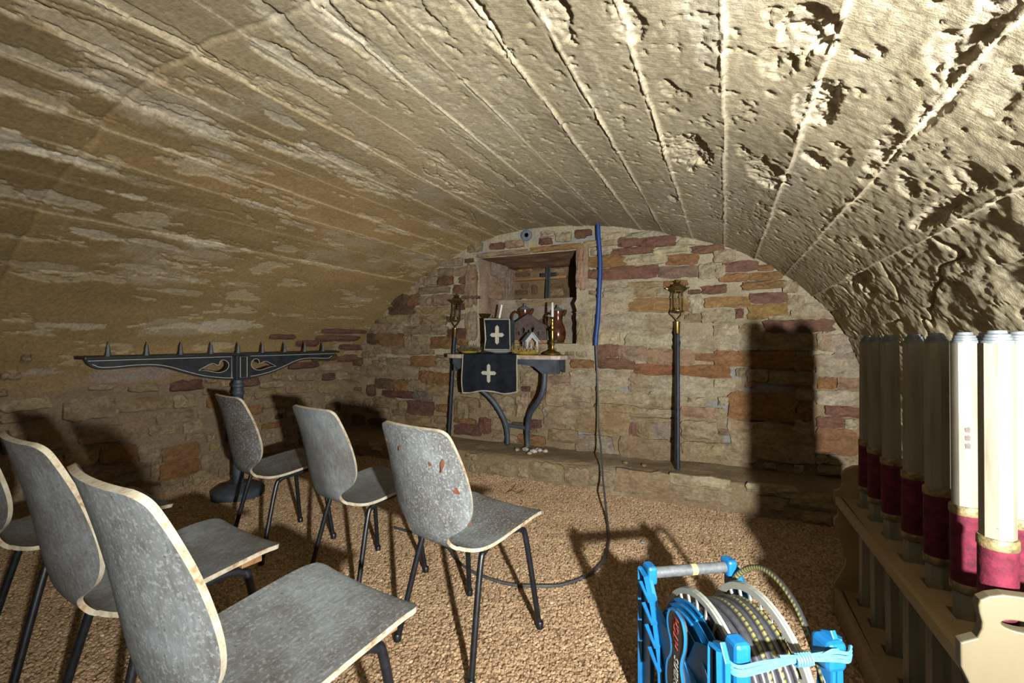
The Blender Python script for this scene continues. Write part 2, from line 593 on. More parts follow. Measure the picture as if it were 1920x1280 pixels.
# spalled hollows: (px, py, radius m along y, radius m across, depth m, pale)
SPALL = [(1292, 285, .20, .11, .026, .6), (1435, 325, .17, .09, .022, .5), (1530, 195, .15, .055, .022, .9), (1520, 62, .11, .06, .026, .8),
         (1786, 92, .07, .04, .015, .5), (1528, 300, .055, .05, .026, .9), (1262, 370, .10, .03, .018, .8), (1620, 455, .07, .05, .02, .8),
         (1655, 285, .16, .03, .014, .9), (1745, 215, .2, .02, .008, .9), (1850, 40, .18, .03, .007, 1.0), (1045, 30, .12, .05, .016, .4),
         (1178, 40, .10, .05, .014, .5), (1460, 120, .07, .05, .012, .2), (1255, 165, .06, .03, .016, .3), (1610, 520, .22, .05, .028, .9),
         (1760, 395, .22, .03, .022, .8), (1390, 285, .05, .03, .012, .3), (1820, 330, .08, .05, .015, .3),
         (1470, 400, .05, .04, .012, .2), (1700, 350, .06, .04, .014, .4), (1880, 180, .08, .03, .008, .4)]
FLAKE = [(540, 52, .22, .05, .010, .7), (548, 118, .26, .05, .012, .8), (620, 40, .2, .06, .012, .5), (690, 90, .24, .05, .010, .4), (530, 222, .17, .035, .006, 1.0),
         (300, 200, .34, .07, .010, .45), (360, 235, .3, .05, .010, .4), (560, 285, .2, .05, .010, .6), (640, 300, .25, .05, .008, .8), (830, 300, .2, .04, .010, .6),
         (860, 395, .16, .04, .010, .3), (20, 262, .12, .05, .006, 1.2), (100, 290, .2, .03, .006, .8), (140, 380, .18, .05, .007, .6), (190, 440, .15, .04, .007, .8),
         (280, 455, .2, .03, .007, .7), (400, 460, .25, .03, .006, .7), (500, 390, .2, .03, .006, .6), (560, 420, .2, .03, .006, .6), (330, 545, .22, .03, .006, .5),
         (450, 530, .14, .03, .006, .4), (740, 430, .25, .02, .006, .9), (760, 470, .1, .03, .006, .6), (430, 300, .2, .05, .008, .3), (700, 350, .25, .03, .008, .7),
         (250, 370, .16, .03, .005, .9), (600, 495, .2, .03, .005, .5), (850, 350, .2, .03, .008, .5), (940, 330, .2, .03, .008, .4), (880, 20, .25, .04, .012, .4),
         (790, 30, .2, .04, .01, .4), (200, 320, .25, .04, .008, .3), (80, 500, .2, .05, .006, .3), (250, 500, .2, .04, .006, .5), (545, 590, .18, .03, .005, .5),
         (140, 610, .18, .03, .006, .7), (430, 610, .22, .09, .005, .9), (660, 560, .14, .04, .006, .6)]
HIT = [(vault_hit(s[0], s[1]), s[2:]) for s in SPALL]
HITF = [(vault_hit(s[0], s[1]), s[2:]) for s in FLAKE]
GREYPATCH = [(vault_hit(x, y), a, b) for x, y, a, b in ((440, 625.000, 0.260, 0.00), (640, 190.000, 0.500, 0.00), (760, 270.000, 0.500, 0.00), (830, 310.000, 0.300, 0.00), (600, 130.000, 0.200, 0.00))]
BUTT = vault_hit(310, 130)[1]


def relief(u, y, left):
    """height of the surface towards the room and its colour, with some light falloff painted in"""
    h = np.zeros_like(u)
    tone = np.ones(u.shape + (3,))
    mid = u_of_ratio(.9)
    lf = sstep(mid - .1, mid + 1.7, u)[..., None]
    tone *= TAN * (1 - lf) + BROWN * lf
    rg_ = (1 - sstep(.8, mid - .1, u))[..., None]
    tone *= 1 + .30 * rg_  # cream right side, brightened further to make up for grazing light
    tone *= 1 - .34 * (sstep(mid + .2, mid + 1.4, u) * sstep(2.3, 1.0, y))[..., None]  # near left darkened: falloff of the lamp put into the colour
    stain = fbm(u * 1.7, y * .55, 31, 4)[..., None]
    tone = tone * (1 + .55 * stain)
    pale = sstep(.2, .5, fbm(u * 4.2, y * 1.9, 47, 6, .6))[..., None]
    tone = tone * (1 - .2 * pale) + GREYW * .2 * pale
    wv = .012 * fbm(y * 2.3, u * 0 + 3.3, 5, 3) + .006 * fbm(y * 11, u * 0, 6, 3)
    edges = np.array([-1.0] + JU + [99])
    bi = np.searchsorted(np.array(JU), u + wv * .6)
    rng = np.random.RandomState(3)
    off = rng.uniform(-.006, .006, len(JU) + 2)
    tint = rng.uniform(.90, 1.1, len(JU) + 2)
    if not left:
        h += off[bi] * .5
        ja = np.array([0.0] + JU + [U_LW + .3])
        fr = np.clip((u + wv * .6 - ja[bi]) / (ja[bi + 1] - ja[bi]), 0, 1)
        h += (.5 - fr) * np.where(bi < 8, .001, .003)
        tone *= tint[bi][..., None]
        for k, ju in enumerate(JU):
            d = u + wv * .6 - ju
            amp = .4 + 1.1 * np.clip(fbm(y * 3.1, y * 0 + k * 7.7, 60 + k, 3) + .35, 0, 1)
            right = 1.0 if k < 7 else .09
            fin = np.exp(-(d / (.0048 if k < 7 else .005)) ** 2) * (.010 + .010 * fbm(y * 40, u * 60, 70 + k, 3)) * amp * right
            crk = np.exp(-((d - .011) / .004) ** 2) * (.010 if k < 7 else .009) * np.clip(amp - .5, 0, 1)
            stp = np.where(d > 0, np.exp(-np.clip(d, 0, 9) / .055), 0) * sstep(-.0025, .0025, d) * (.015 if k in (1, 2) else .008 if k < 7 else .0035) * (.45 + .55 * np.clip(amp, 0, 1.2))
            h += fin * (.25 if k < 3 else .55 if k < 7 else 1) - crk * (.3 if k < 3 else 1) + stp
            fl = (np.exp(-(d / .010) ** 2) * (.6 if k < 7 else .18) * np.clip(amp, 0, 1))[..., None]
            tone = tone * (1 - fl) + PALE * fl
        bt = y + .02 * fbm(u * 6, u * 0, 9, 3) - BUTT
        lmask = sstep(mid + .15, mid + .3, u)
        h += lmask * (-.006 * np.exp(-(bt / .008) ** 2) + .004 * (bt > 0))
        tone *= (1 - .16 * lmask * (bt < 0))[..., None]
    for k, ((hu, hy), (ry, ru, dep, pl)) in enumerate(HIT + HITF):
        near = (np.abs(u - hu) < ru * 2.2) & (np.abs(y - hy) < ry * 2.2)
        if not near.any(): continue
        un, yn = u[near], y[near]
        big = k < len(HIT)
        du = (un - hu) / ru; dy = (yn - hy) / ry
        e = np.hypot(du, dy) + (.5 if big else .9) * fbm(un * (22 if big else 20), yn * (15 if big else 9), 200 + k, 5, .62)
        mk = 1 - sstep(.82, .88, e)
        if big:
            r1 = fbm(un * 22, yn * 18, 300 + k, 4, .6)
            rough = .45 + 1.1 * np.abs(r1) + .5 * (vn(un * 34, yn * 24, 340 + k) > .05) * .5
            dep_ = dep * (.35 + .65 * sstep(1.0, -.6, du * .7 + e * .6))
        else:
            rough = .6 + .8 * fbm(un * 22, yn * 9, 300 + k, 3); dep_ = dep
        h[near] -= mk * dep_ * rough
        m3 = (mk * min(pl, 1) * (.75 if big else .5))[..., None]
        tone[near] = tone[near] * (1 - m3) + (PALE if big else GREYW * np.array([1.0, .97, .90])) * m3
    for k, ((hu, hy), a, b_) in enumerate(GREYPATCH):
        e = np.hypot((u - hu) / b_, (y - hy) / a) + .7 * fbm(u * 12, y * 8, 400 + k, 4)
        m3 = ((1 - sstep(.6, .95, e)) * .75)[..., None]
        tone = tone * (1 - m3) + np.array([.44, .42, .41]) * m3
    # cracks along the boards, pits, flakes and rough grain
    rgt = 1 - sstep(mid - .1, mid + .7, u)
    cr = np.abs(fbm(u * 5.5 + 1.5 * fbm(u * 2, y * 2, 81, 2), y * .85, 82, 4))
    crm = sstep(.0, .25, fbm(u * 1.3, y * 1.1, 83, 2) + .06)
    h -= .016 * (1 - sstep(.0, .016, cr)) * crm * (1 - .75 * rgt)
    fl2 = fbm(u * 11, y * 3.6, 84, 6, .6)
    h += -.005 * sstep(.30, .33, fl2) * (1 - .75 * rgt)
    t3 = (sstep(.30, .33, fl2) * .28)[..., None]
    tone = tone * (1 - t3) + PALE * t3
    pit = fbm(u * 30, y * 24, 85, 3)
    h -= .0045 * sstep(.36, .44, pit) * (.25 + .75 * rgt)
    h += .0016 * fbm(u * 6, y * 3, 86, 3) + .0024 * fbm(u * 42, y * 36, 87, 3) * (.35 + .65 * rgt)
    # rough unfaced stone low on the right
    lowr = 1 - sstep(JU[0] - .03, JU[0] + .015, u + wv)
    blk = np.abs(fbm(u * 5, y * 3.2, 91, 3))
    h += lowr * (.018 * fbm(u * 7, y * 5, 92, 5) - .022 * (1 - sstep(.0, .05, blk)))
    return h, tone


def vault_strip(u0, u1, y0, y1, du, dy, left=False):
    nu = max(2, int((u1 - u0) / du) + 1); ny = int((y1 - y0) / dy) + 1
    us = np.linspace(u0, u1, nu); ys = np.linspace(y0, y1, ny)
    Ug, Yg = np.meshgrid(us, ys, indexing='ij')
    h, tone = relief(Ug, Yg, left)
    X, Z = prof(Ug); nx, nz = prof_n(Ug)
    P = np.stack([X + NS * nx * h, Yg, Z + NS * nz * h], -1)
    return P, tone


# backing shell of the vault: the ceiling itself, one panel per board impression as its parts
ub = np.linspace(float(np.interp(1.80, _pp[:200, 1], _uu[:200])), U_LW + .1, 60)
bx, bz = prof(ub); nx_, nz_ = prof_n(ub)
outer = np.stack([bx - NS * nx_ * .10, bz - NS * nz_ * .10], -1)
yb = np.array([Y0, 4.3])
Pb = np.stack([np.repeat(outer[:, 0:1], 2, 1), np.repeat(yb[None], 60, 0), np.repeat(outer[:, 1:2], 2, 1)], -1)
ceiling = grid_mesh('ceiling', Pb, M['vault'], None, np.tile(UMBER, (60, 2, 1)), flip=True)
tag(ceiling, kind='structure')
cuts = [0.0] + JU + [U_LW + .02]
U_BAY = float(np.interp(1.72, _pp[:200, 1], _uu[:200]))          # unseen bay, added to give the light room, starts below this line

for k in range(len(cuts) - 1):
    fine = .0055 if cuts[k] < 2.7 else .0065
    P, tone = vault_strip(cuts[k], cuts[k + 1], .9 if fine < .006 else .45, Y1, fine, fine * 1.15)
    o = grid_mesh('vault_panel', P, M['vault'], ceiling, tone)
    if fine < .006:
        P, tone = vault_strip(cuts[k], cuts[k + 1], .45, .9, .02, .02); grid_mesh('vault_panel', P, M['vault'], ceiling, tone)
    ua = max(cuts[k], U_BAY)
    if ua >= cuts[k + 1] - .02: continue
    P, tone = vault_strip(ua, cuts[k + 1], Y0, .45, .03, .03)
    grid_mesh('vault_panel', P, M['vault'], ceiling, tone)

# left wall
def wall_left_relief(Ug, Yg):
    h, tone = relief(Ug, Yg, True)
    h = .5 * h + .012 * fbm(Ug * 6, Yg * 5, 131, 4)
    X, Z = prof(Ug)
    mort = np.array([.33, .25, .17])
    g = sstep(.0, .3, fbm(Ug * 3, Yg * 2, 140, 4))[..., None]
    tone = (mort * (1 - .35 * g) + np.array([.36, .29, .22]) * .35 * g) * np.ones_like(tone)
    up = sstep(.82, .95, Z + .1 * fbm(Yg * 2, Ug * 2, 141, 3))[..., None]
    tone = tone * (1 - up) + np.array([.36, .245, .13]) * up
    for k, (px, py, a, b_) in enumerate(((150, 665, .34, .06), (260, 700, .45, .07), (60, 690, .25, .07), (330, 650, .25, .06))):
        hu, hy = vault_hit(px, py)
        e = np.hypot((Ug - hu) / b_, (Yg - hy) / a) + .7 * fbm(Ug * 12, Yg * 8, 410 + k, 4)
        m3 = ((1 - sstep(.6, .95, e)) * .7)[..., None]
        tone = tone * (1 - m3) + np.array([.40, .34, .31]) * m3
    return h, tone


us = np.linspace(U_LW, U_MAX, 110); ys = np.linspace(.2, Y1, 330)
Ug, Yg = np.meshgrid(us, ys, indexing='ij')
h, tone = wall_left_relief(Ug, Yg)
X, Z = prof(Ug); nx, nz = prof_n(Ug)
wall_left = grid_mesh('wall_left', np.stack([X + NS * nx * h, Yg, Z + NS * nz * h], -1), M['mortar'], None, tone)
tag(wall_left, kind='structure')
us = np.linspace(U_LW, U_MAX, 8); ys = np.linspace(Y0, .2, 12)
Ug, Yg = np.meshgrid(us, ys, indexing='ij'); X, Z = prof(Ug)
grid_mesh('wall_panel', np.stack([X, Yg, Z], -1), M['mortar'], wall_left, np.tile(np.array([.3, .2, .12]), (8, 12, 1)))

# wall behind the camera
wf = np.stack(np.meshgrid(np.linspace(-4.1, 2.0, 5), np.linspace(-.1, 2.4, 4), indexing='ij'), -1)
wall_front = grid_mesh('wall_front', np.stack([wf[..., 0], np.full(wf.shape[:2], Y0), wf[..., 1]], -1), M['mortar'], None, np.tile(np.array([.36, .27, .17]), (5, 4, 1)))
tag(wall_front, kind='structure')

# unseen side bay added right of the camera so the work light has room
def wallbox(name, c, s):
    b_ = MB(); b_.box(c, s); o_ = b_.build(name, M['mortar'])
    ca_ = o_.data.color_attributes.new('tone', 'FLOAT_COLOR', 'POINT')
    ca_.data.foreach_set('color', np.tile(np.array([.34, .26, .17, 1], np.float32), (len(o_.data.vertices), 1)).reshape(-1))
    return tag(o_, kind='structure')


wallbox('wall_added_bay', (1.95, -.42, .9), (.1, 1.9, 2.0))
wallbox('added_bay_side', (1.45, .50, .9), (1.0, .10, 2.0))
wallbox('added_bay_top', (1.20, -.42, 1.84), (1.6, 1.9, .12))
wallbox('added_bay_end', (1.48, -1.34, .9), (1.0, .08, 2.0))
# outer face of the vault along the right, out of sight
wallbox('trim_5', (1.20, 2.3, .9), (.10, 3.6, 2.0))

# back wall of rubble stone with a niche
NX0, NX1, NZ0, NZ1 = -2.157, -1.175, 1.14, 1.965
xs = np.linspace(-4.0, 1.1, 426); zs = np.linspace(-.05, 2.32, 198)
Xg, Zg = np.meshgrid(xs, zs, indexing='ij')


def back_tone(X, Z):
    t = np.array([.46, .40, .285]) * np.ones(X.shape + (3,))
    dirt_falloff = sstep(-.15, .25, fbm(X * 1.3, Z * 1.6, 151, 4) + .75 * (.85 - Z) + .30 * sstep(-1.9, -3.2, X))[..., None]  # brown dirt low down, plus light falloff painted in towards the left
    t = t * (1 - dirt_falloff) + np.array([.33, .245, .15]) * dirt_falloff
    for k, (px, py, a, b_) in enumerate(((1430, 745, .20, .12), (1345, 760, .13, .06), (1175, 728, .09, .05), (1365, 820, .05, .16), (1100, 445, .12, .08), (1060, 450, .15, .04),
                                         (1010, 445, .10, .05), (900, 470, .07, .16), (1090, 820, .12, .10), (1385, 700, .07, .05), (985, 443, .1, .1))):
        cx, cz = on_y(px, py, WALL_Y)
        e = np.hypot((X - cx) / a, (Z - cz) / b_) + .6 * fbm(X * 9, Z * 9, 500 + k, 4)
        m3 = ((1 - sstep(.7, 1.0, e)) * .85)[..., None]
        t = t * (1 - m3) + np.array([.34, .35, .355]) * m3
    return t


hb = .016 * fbm(Xg * 7, Zg * 9, 161, 4) + .006 * fbm(Xg * 36, Zg * 40, 162, 3)
keep = ~((Xg > NX0 + .004) & (Xg < NX1 - .004) & (Zg > NZ0) & (Zg < NZ1))
kf = keep[:-1, :-1] | keep[1:, 1:]
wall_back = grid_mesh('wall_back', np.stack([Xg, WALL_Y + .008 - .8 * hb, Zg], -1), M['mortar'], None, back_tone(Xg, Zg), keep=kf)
tag(wall_back, kind='structure')


def slabface(name, a, b, c, d, tone, amp=.012, n=28, seed=0):
    """rough quad a-b-c-d as a part of the back wall"""
    s, t_ = np.meshgrid(np.linspace(0, 1, n), np.linspace(0, 1, n), indexing='ij')
    a, b, c, d = (np.array(q, float) for q in (a, b, c, d))
    P = (a * ((1 - s) * (1 - t_))[..., None] + b * (s * (1 - t_))[..., None] + c * (s * t_)[..., None] + d * ((1 - s) * t_)[..., None])
    nrm = np.cross(b - a, d - a); nrm /= np.linalg.norm(nrm)
    edge = np.minimum(1, 8 * np.minimum(np.minimum(s, 1 - s), np.minimum(t_, 1 - t_)))
    hh = amp * fbm(s * 5 + seed, t_ * 5, 170 + seed, 4) * edge
    tt = np.array(tone) * (1 + .5 * fbm(s * 3, t_ * 3 + seed, 180 + seed, 3))[..., None]
    return grid_mesh(name, P + nrm * hh[..., None], M['mortar'], wall_back, tt)


WY, BY, SYN = WALL_Y + .01, 4.36, 4.12     # face, back of niche, face of the step
PINK = (.36, .25, .185)
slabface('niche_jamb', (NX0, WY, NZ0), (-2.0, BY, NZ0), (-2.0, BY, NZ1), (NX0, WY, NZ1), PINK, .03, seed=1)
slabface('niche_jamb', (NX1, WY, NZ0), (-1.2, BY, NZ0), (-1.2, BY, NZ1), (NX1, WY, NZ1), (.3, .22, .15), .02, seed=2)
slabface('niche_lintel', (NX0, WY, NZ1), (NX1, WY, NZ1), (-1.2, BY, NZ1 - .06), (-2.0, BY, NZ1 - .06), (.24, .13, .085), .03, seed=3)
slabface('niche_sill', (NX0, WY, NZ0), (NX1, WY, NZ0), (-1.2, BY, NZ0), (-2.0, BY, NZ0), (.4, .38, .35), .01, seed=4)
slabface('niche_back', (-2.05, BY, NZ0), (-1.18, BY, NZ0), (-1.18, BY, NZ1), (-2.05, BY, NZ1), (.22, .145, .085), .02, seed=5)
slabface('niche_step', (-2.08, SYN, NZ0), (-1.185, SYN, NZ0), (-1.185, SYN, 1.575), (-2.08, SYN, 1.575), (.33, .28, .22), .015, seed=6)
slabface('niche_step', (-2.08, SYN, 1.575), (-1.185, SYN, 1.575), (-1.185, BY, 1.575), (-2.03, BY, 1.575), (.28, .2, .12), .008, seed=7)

# ledge (footing) along the back wall
LP = [(3.44, -.06), (3.445, .05), (3.455, .12), (3.475, .17), (3.52, .192), (3.62, .20), (3.74, .205), (3.88, .215)]
lp = catmull(LP, 6)
xs = np.linspace(-3.95, 1.0, 330)
lx, li = np.meshgrid(xs, np.arange(len(lp)), indexing='ij')
ly = lp[li][..., 0]; lz = lp[li][..., 1]
nn = .022 * fbm(lx * 4, li * .14, 191, 4) + .007 * fbm(lx * 30, li * 1.1, 192, 3)
bow = .05 * np.sin((lx + 3.9) / 4.9 * 3.14) - .03
ltone = back_tone(lx, np.zeros_like(lx) + .1) * .95
trim_1 = grid_mesh('trim_1', np.stack([lx, ly - nn * .8 - bow * 0, lz + nn * .6], -1), M['mortar'], None, ltone)
tag(trim_1, kind='structure')

# ------------------------------------------------------------------ stones, each one a part of its wall
CSTONE = dict(W=(.52, .455, .32), T=(.45, .36, .235), P=(.42, .29, .205), R=(.25, .135, .10), O=(.35, .19, .09), Y=(.38, .24, .10),
              D=(.18, .115, .07), G=(.36, .36, .345), K=(.20, .10, .075), L=(.42, .32, .195))
SVAR = []


def stone_variant(seed):
    rng = np.random.RandomState(seed)
    nx_, nz_ = 7, 5
    vs = []; fs = []
    # outline of a rough block, face towards -y
    for i in range(nx_):
        for j in range(nz_):
            a = i / (nx_ - 1) - .5; b = j / (nz_ - 1) - .5
            ex = abs(a) > .49; ez = abs(b) > .49
            x = a + (rng.uniform(-.04, .04)); z = b + rng.uniform(-.065, .065)
            if ex and ez: x *= rng.uniform(.90, 1.03); z *= rng.uniform(.78, 1.0)
            dep = -.62 + rng.uniform(-.16, .16)
            if ex or ez: dep = -.34 + rng.uniform(-.16, .10)
            elif abs(a) > .3 and abs(b) > .2: dep += .08
            vs.append((x, dep, z))
    for i in range(nx_ - 1):
        for j in range(nz_ - 1):
            k = i * nz_ + j
            fs.append((k, k + nz_, k + nz_ + 1, k + 1))
    rim = [i * nz_ for i in range(nx_)] + [(nx_ - 1) * nz_ + j for j in range(1, nz_)] + [i * nz_ + nz_ - 1 for i in range(nx_ - 2, -1, -1)] + [j for j in range(nz_ - 2, 0, -1)]
    o = len(vs)
    for k in rim: vs.append((vs[k][0] * .97, .5, vs[k][2] * .97))
    n = len(rim)
    for q in range(n): fs.append((rim[q], o + q, o + (q + 1) % n, rim[(q + 1) % n]))
    me = bpy.data.meshes.new('stone')
    me.from_pydata(vs, [], fs)
    bm = bmesh.new(); bm.from_mesh(me); bmesh.ops.recalc_face_normals(bm, faces=bm.faces[:]); bm.to_mesh(me); bm.free()
    me.materials.append(M['stone'])
    return me


SVAR = [stone_variant(k) for k in range(22)]


def place_stone(parent, loc, wdt, hgt, col, rz=0.0, tilt=0.0, roll=0.0, dep=.05, rnd=random):
    o = bpy.data.objects.new('stone', rnd.choice(SVAR))
    COL.objects.link(o)
    o.parent = parent
    o.location = loc
    o.rotation_euler = (Matrix.Rotation(rz, 3, 'Z') @ Matrix.Rotation(tilt, 3, 'X') @ Matrix.Rotation(roll, 3, 'Y')).to_euler()
    o.scale = (wdt, dep, hgt)
    c = CSTONE[col] if isinstance(col, str) else col
    k = rnd.uniform(.88, 1.12) * (.78 if parent is wall_back and loc[0] < -2.1 else 1)  # stones at the far left painted darker to deepen the light falloff
    o.color = (c[0] * k, c[1] * k * rnd.uniform(.96, 1.04), c[2] * k * rnd.uniform(.92, 1.08), 1)
    return o


A = (1080, 420, 6.4); B = (1340, 440, 6.4); C_ = (1060, 600, 6.4); D_ = (1060, 780, 6.4); E_ = (1340, 620, 6.4); F_ = (1340, 800, 6.4)
G_ = (680, 440, 6.4); H_ = (660, 620, 6.1); K_ = (820, 580, 4.267)
STONES = [(A, [(0, 75, 120, 170, 'K'), (300, 100, 600, 205, 'W'), (610, 90, 1100, 165, 'W'), (110, 190, 510, 268, 'T'), (520, 160, 795, 268, 'R'), (800, 150, 1195, 268, 'R'),
               (1200, 165, 1430, 262, 'W'), (445, 280, 940, 362, 'R'), (945, 265, 1340, 345, 'W'), (1400, 258, 1770, 345, 'R'), (195, 285, 435, 372, 'W'), (180, 385, 590, 518, 'O'),
               (600, 370, 1090, 490, 'W'), (1095, 365, 1470, 488, 'O'), (160, 550, 300, 655, 'R'), (310, 515, 985, 658, 'R'), (1000, 508, 1465, 638, (.30, .20, .16)),
               (1480, 480, 1670, 650, 'W'), (1680, 500, 1790, 640, 'W'), (160, 672, 622, 762, 'W'), (630, 690, 1040, 757, 'L'), (1060, 678, 1340, 745, 'O'), (350, 770, 700, 882, 'W'),
               (710, 770, 970, 872, 'T'), (980, 770, 1330, 870, 'W'), (20, 885, 670, 1062, 'W'), (675, 890, 1350, 1058, 'Y'), (1355, 860, 1510, 1055, 'W'), (1515, 740, 1790, 835, 'R'),
               (20, 1085, 200, 1285, 'T'), (270, 1080, 840, 1285, 'W'), (10, 290, 150, 770, 'P'), (850, 1090, 1300, 1290, 'W'), (1310, 1080, 1500, 1180, 'L'), (1520, 1040, 1790, 1180, 'W')]),
          (B, [(100, 320, 525, 440, 'R'), (530, 360, 700, 432, 'O'), (20, 370, 98, 520, 'W'), (60, 465, 398, 562, 'O'), (408, 450, 800, 542, 'O'), (340, 555, 830, 652, 'Y'),
               (430, 700, 860, 817, 'R'), (-100, 740, 412, 872, 'Y'), (415, 832, 872, 1003, 'Y'), (875, 740, 1070, 905, 'W'), (935, 830, 1370, 1010, 'W'), (0, 900, 240, 1072, 'W'),
               (245, 890, 345, 1002, 'R'), (650, 965, 910, 1015, 'W'), (600, 1018, 1405, 1165, 'R'), (0, 1085, 280, 1280, 'W'), (290, 1080, 590, 1260, 'T'), (820, 560, 1000, 690, 'W'),
               (0, 600, 140, 690, 'R'), (0, 190, 250, 320, 'W')]),
          (C_, [(150, 10, 320, 285, 'T'), (400, 80, 650, 295, 'W'), (750, 160, 1270, 312, 'W'), (1390, 190, 1790, 375, 'W'), (380, 295, 640, 440, 'R'), (655, 312, 980, 475, 'P'), (990, 340, 1540, 535, 'P'),
                (1565, 395, 1992, 492, 'O'), (80, 470, 330, 575, 'O'), (385, 452, 840, 583, 'R'), (845, 530, 1300, 652, (.34, .16, .085)), (1310, 545, 1960, 690, 'O'), (90, 600, 760, 790, 'W'), (770, 635, 1030, 845, 'T'),
                (1035, 660, 1720, 900, 'W'), (0, 785, 315, 940, 'T'), (325, 845, 600, 985, 'T'), (605, 860, 1000, 1005, 'W'), (1005, 890, 1300, 1040, 'T'), (1480, 925, 1650, 990, 'W'), (0, 980, 340, 1065, 'T'),
                (370, 1010, 880, 1112, 'L'), (890, 1065, 1300, 1142, 'W'), (1395, 1040, 1800, 1165, 'P'), (0, 1085, 130, 1290, 'T'), (145, 1075, 770, 1360, 'L'), (800, 1170, 1290, 1230, 'T')]),
          (D_, [(765, 50, 860, 232, 'R'), (865, 30, 1040, 235, 'L'), (1045, 40, 1290, 245, (.36, .29, .24)), (1400, 60, 1800, 270, 'T'), (150, 220, 570, 425, (.38, .34, .28)), (680, 265, 1285, 600, 'L'),
                (1410, 305, 1700, 462, 'T'), (1705, 330, 1960, 492, 'T'), (1420, 485, 1800, 640, 'P')]),
          (E_, [(0, 10, 490, 228, 'W'), (500, 20, 1210, 232, 'T'), (1225, 25, 1385, 232, 'T'), (1390, 50, 1650, 262, 'W'), (0, 240, 278, 432, 'O'), (285, 245, 935, 440, 'O'), (945, 310, 1200, 480, 'O'),
                (1215, 280, 1735, 545, 'W'), (260, 450, 380, 545, 'T'), (395, 458, 640, 600, 'L'), (655, 485, 1225, 640, 'T'), (1235, 560, 1460, 690, 'O'), (1470, 555, 1725, 705, 'P'), (1240, 720, 1720, 880, 'W'),
                (185, 745, 960, 1070, 'O'), (970, 700, 1225, 830, 'T'), (985, 900, 1145, 1062, 'O'), (1340, 905, 1720, 1025, 'R'), (1225, 1030, 1540, 1158, 'R'), (1560, 1060, 1705, 1170, 'W'), (190, 1095, 955, 1445, 'T'),
                (1215, 1175, 1705, 1468, (.34, .18, .10)), (965, 1090, 1200, 1440, 'T'), (50, 790, 165, 890, 'W'), (0, 930, 115, 1060, 'T'), (0, 580, 240, 690, 'W')]),
          (F_, [(1215, 335, 1345, 435, 'W'), (1365, 340, 1675, 455, 'W'), (1230, 460, 1560, 575, 'T'), (1240, 580, 1550, 760, 'T'), (0, 205, 500, 395, 'T'), (510, 205, 1200, 405, 'T'), (0, 405, 420, 540, 'P'), (430, 420, 1225, 610, 'T')]),
          (G_, [(950, 290, 1200, 378, 'T'), (770, 420, 910, 500, 'T'), (920, 400, 1100, 492, 'L'), (1110, 385, 1370, 492, 'T'), (580, 480, 720, 515, 'K'), (500, 512, 730, 602, 'T'), (740, 512, 908, 608, 'T'),
                (915, 500, 1085, 608, (.28, .15, .08)), (1170, 500, 1375, 582, 'R'), (480, 612, 680, 712, 'T'), (700, 622, 1045, 702, 'L'), (1105, 598, 1335, 712, 'R'), (360, 712, 540, 852, 'D'), (545, 720, 680, 850, 'O'),
                (690, 740, 830, 850, 'L'), (840, 720, 1090, 850, 'P'), (330, 860, 620, 962, 'D'), (640, 870, 830, 950, 'L'), (850, 858, 1095, 960, 'T'), (130, 1000, 205, 1062, 'D'), (215, 965, 550, 1075, 'L'),
                (560, 955, 700, 1072, 'T'), (710, 965, 1000, 1092, 'L'), (100, 1082, 290, 1180, 'L'), (300, 1082, 500, 1182, 'T'), (510, 1090, 830, 1192, 'L'), (840, 1100, 1030, 1200, 'T'), (1035, 1130, 1290, 1245, 'K'),
                (1210, 730, 1400, 772, 'R')]),
          (H_, [(190, 30, 290, 152, 'D'), (300, 30, 600, 168, 'O'), (610, 50, 690, 205, 'L'), (695, 60, 910, 212, 'L'), (920, 60, 1160, 205, 'O'), (810, 218, 940, 268, 'P'), (270, 172, 470, 260, 'L'), (480, 175, 800, 270, 'T'),
                (420, 310, 690, 392, 'L'), (695, 290, 960, 412, 'O'), (970, 330, 1130, 425, 'T'), (130, 385, 410, 532, 'L'), (420, 402, 770, 545, 'T'), (780, 460, 940, 600, 'O'), (945, 480, 1130, 612, 'O'), (280, 545, 480, 660, 'D'),
                (490, 560, 640, 690, 'O'), (650, 560, 850, 672, 'L'), (860, 618, 1120, 742, 'L'), (370, 682, 710, 762, 'K'), (720, 690, 910, 795, (.26, .22, .18)), (270, 765, 510, 862, 'L'), (520, 800, 645, 902, 'L'),
                (650, 802, 935, 960, 'K'), (980, 842, 1110, 925, 'O'), (260, 872, 420, 942, 'L'), (480, 905, 620, 962, 'P'), (640, 965, 910, 1062, 'L'), (1190, 770, 1340, 992, 'L'), (1350, 802, 1470, 872, 'K'),
                (1190, 1000, 1420, 1062, 'O'), (1190, 1068, 1470, 1190, 'K'), (1215, 90, 1330, 170, 'O'), (190, 620, 270, 740, 'D'), (150, 780, 250, 900, 'L')]),
          (K_, [(680, 490, 830, 600, 'T'), (880, 530, 1080, 592, 'P'), (440, 690, 620, 800, 'T'), (640, 690, 730, 850, 'T'), (860, 780, 1110, 930, 'T'), (880, 610, 1080, 760, 'T'), (440, 870, 580, 980, 'L'), (900, 960, 1130, 1060, 'L'),
                (340, 870, 430, 990, 'K'), (160, 700, 330, 780, 'L')])]
rects = []                                    # (x0, x1, z0, z1) taken on the back wall
rnd = random.Random(11)


def free(x0, x1, z0, z1, lst, gap=.006):
    for a, b_, c, d in lst:
        if x0 < b_ + gap and x1 > a - gap and z0 < d + gap and z1 > c - gap: return False
    return True


def vault_z(x):
    us = _pp[:, 0]; k = np.argmin(np.abs(us - x) + (_pp[:, 1] < .3) * (5 if -3.7 < x < .8 else 0))
    return _pp[k, 1]


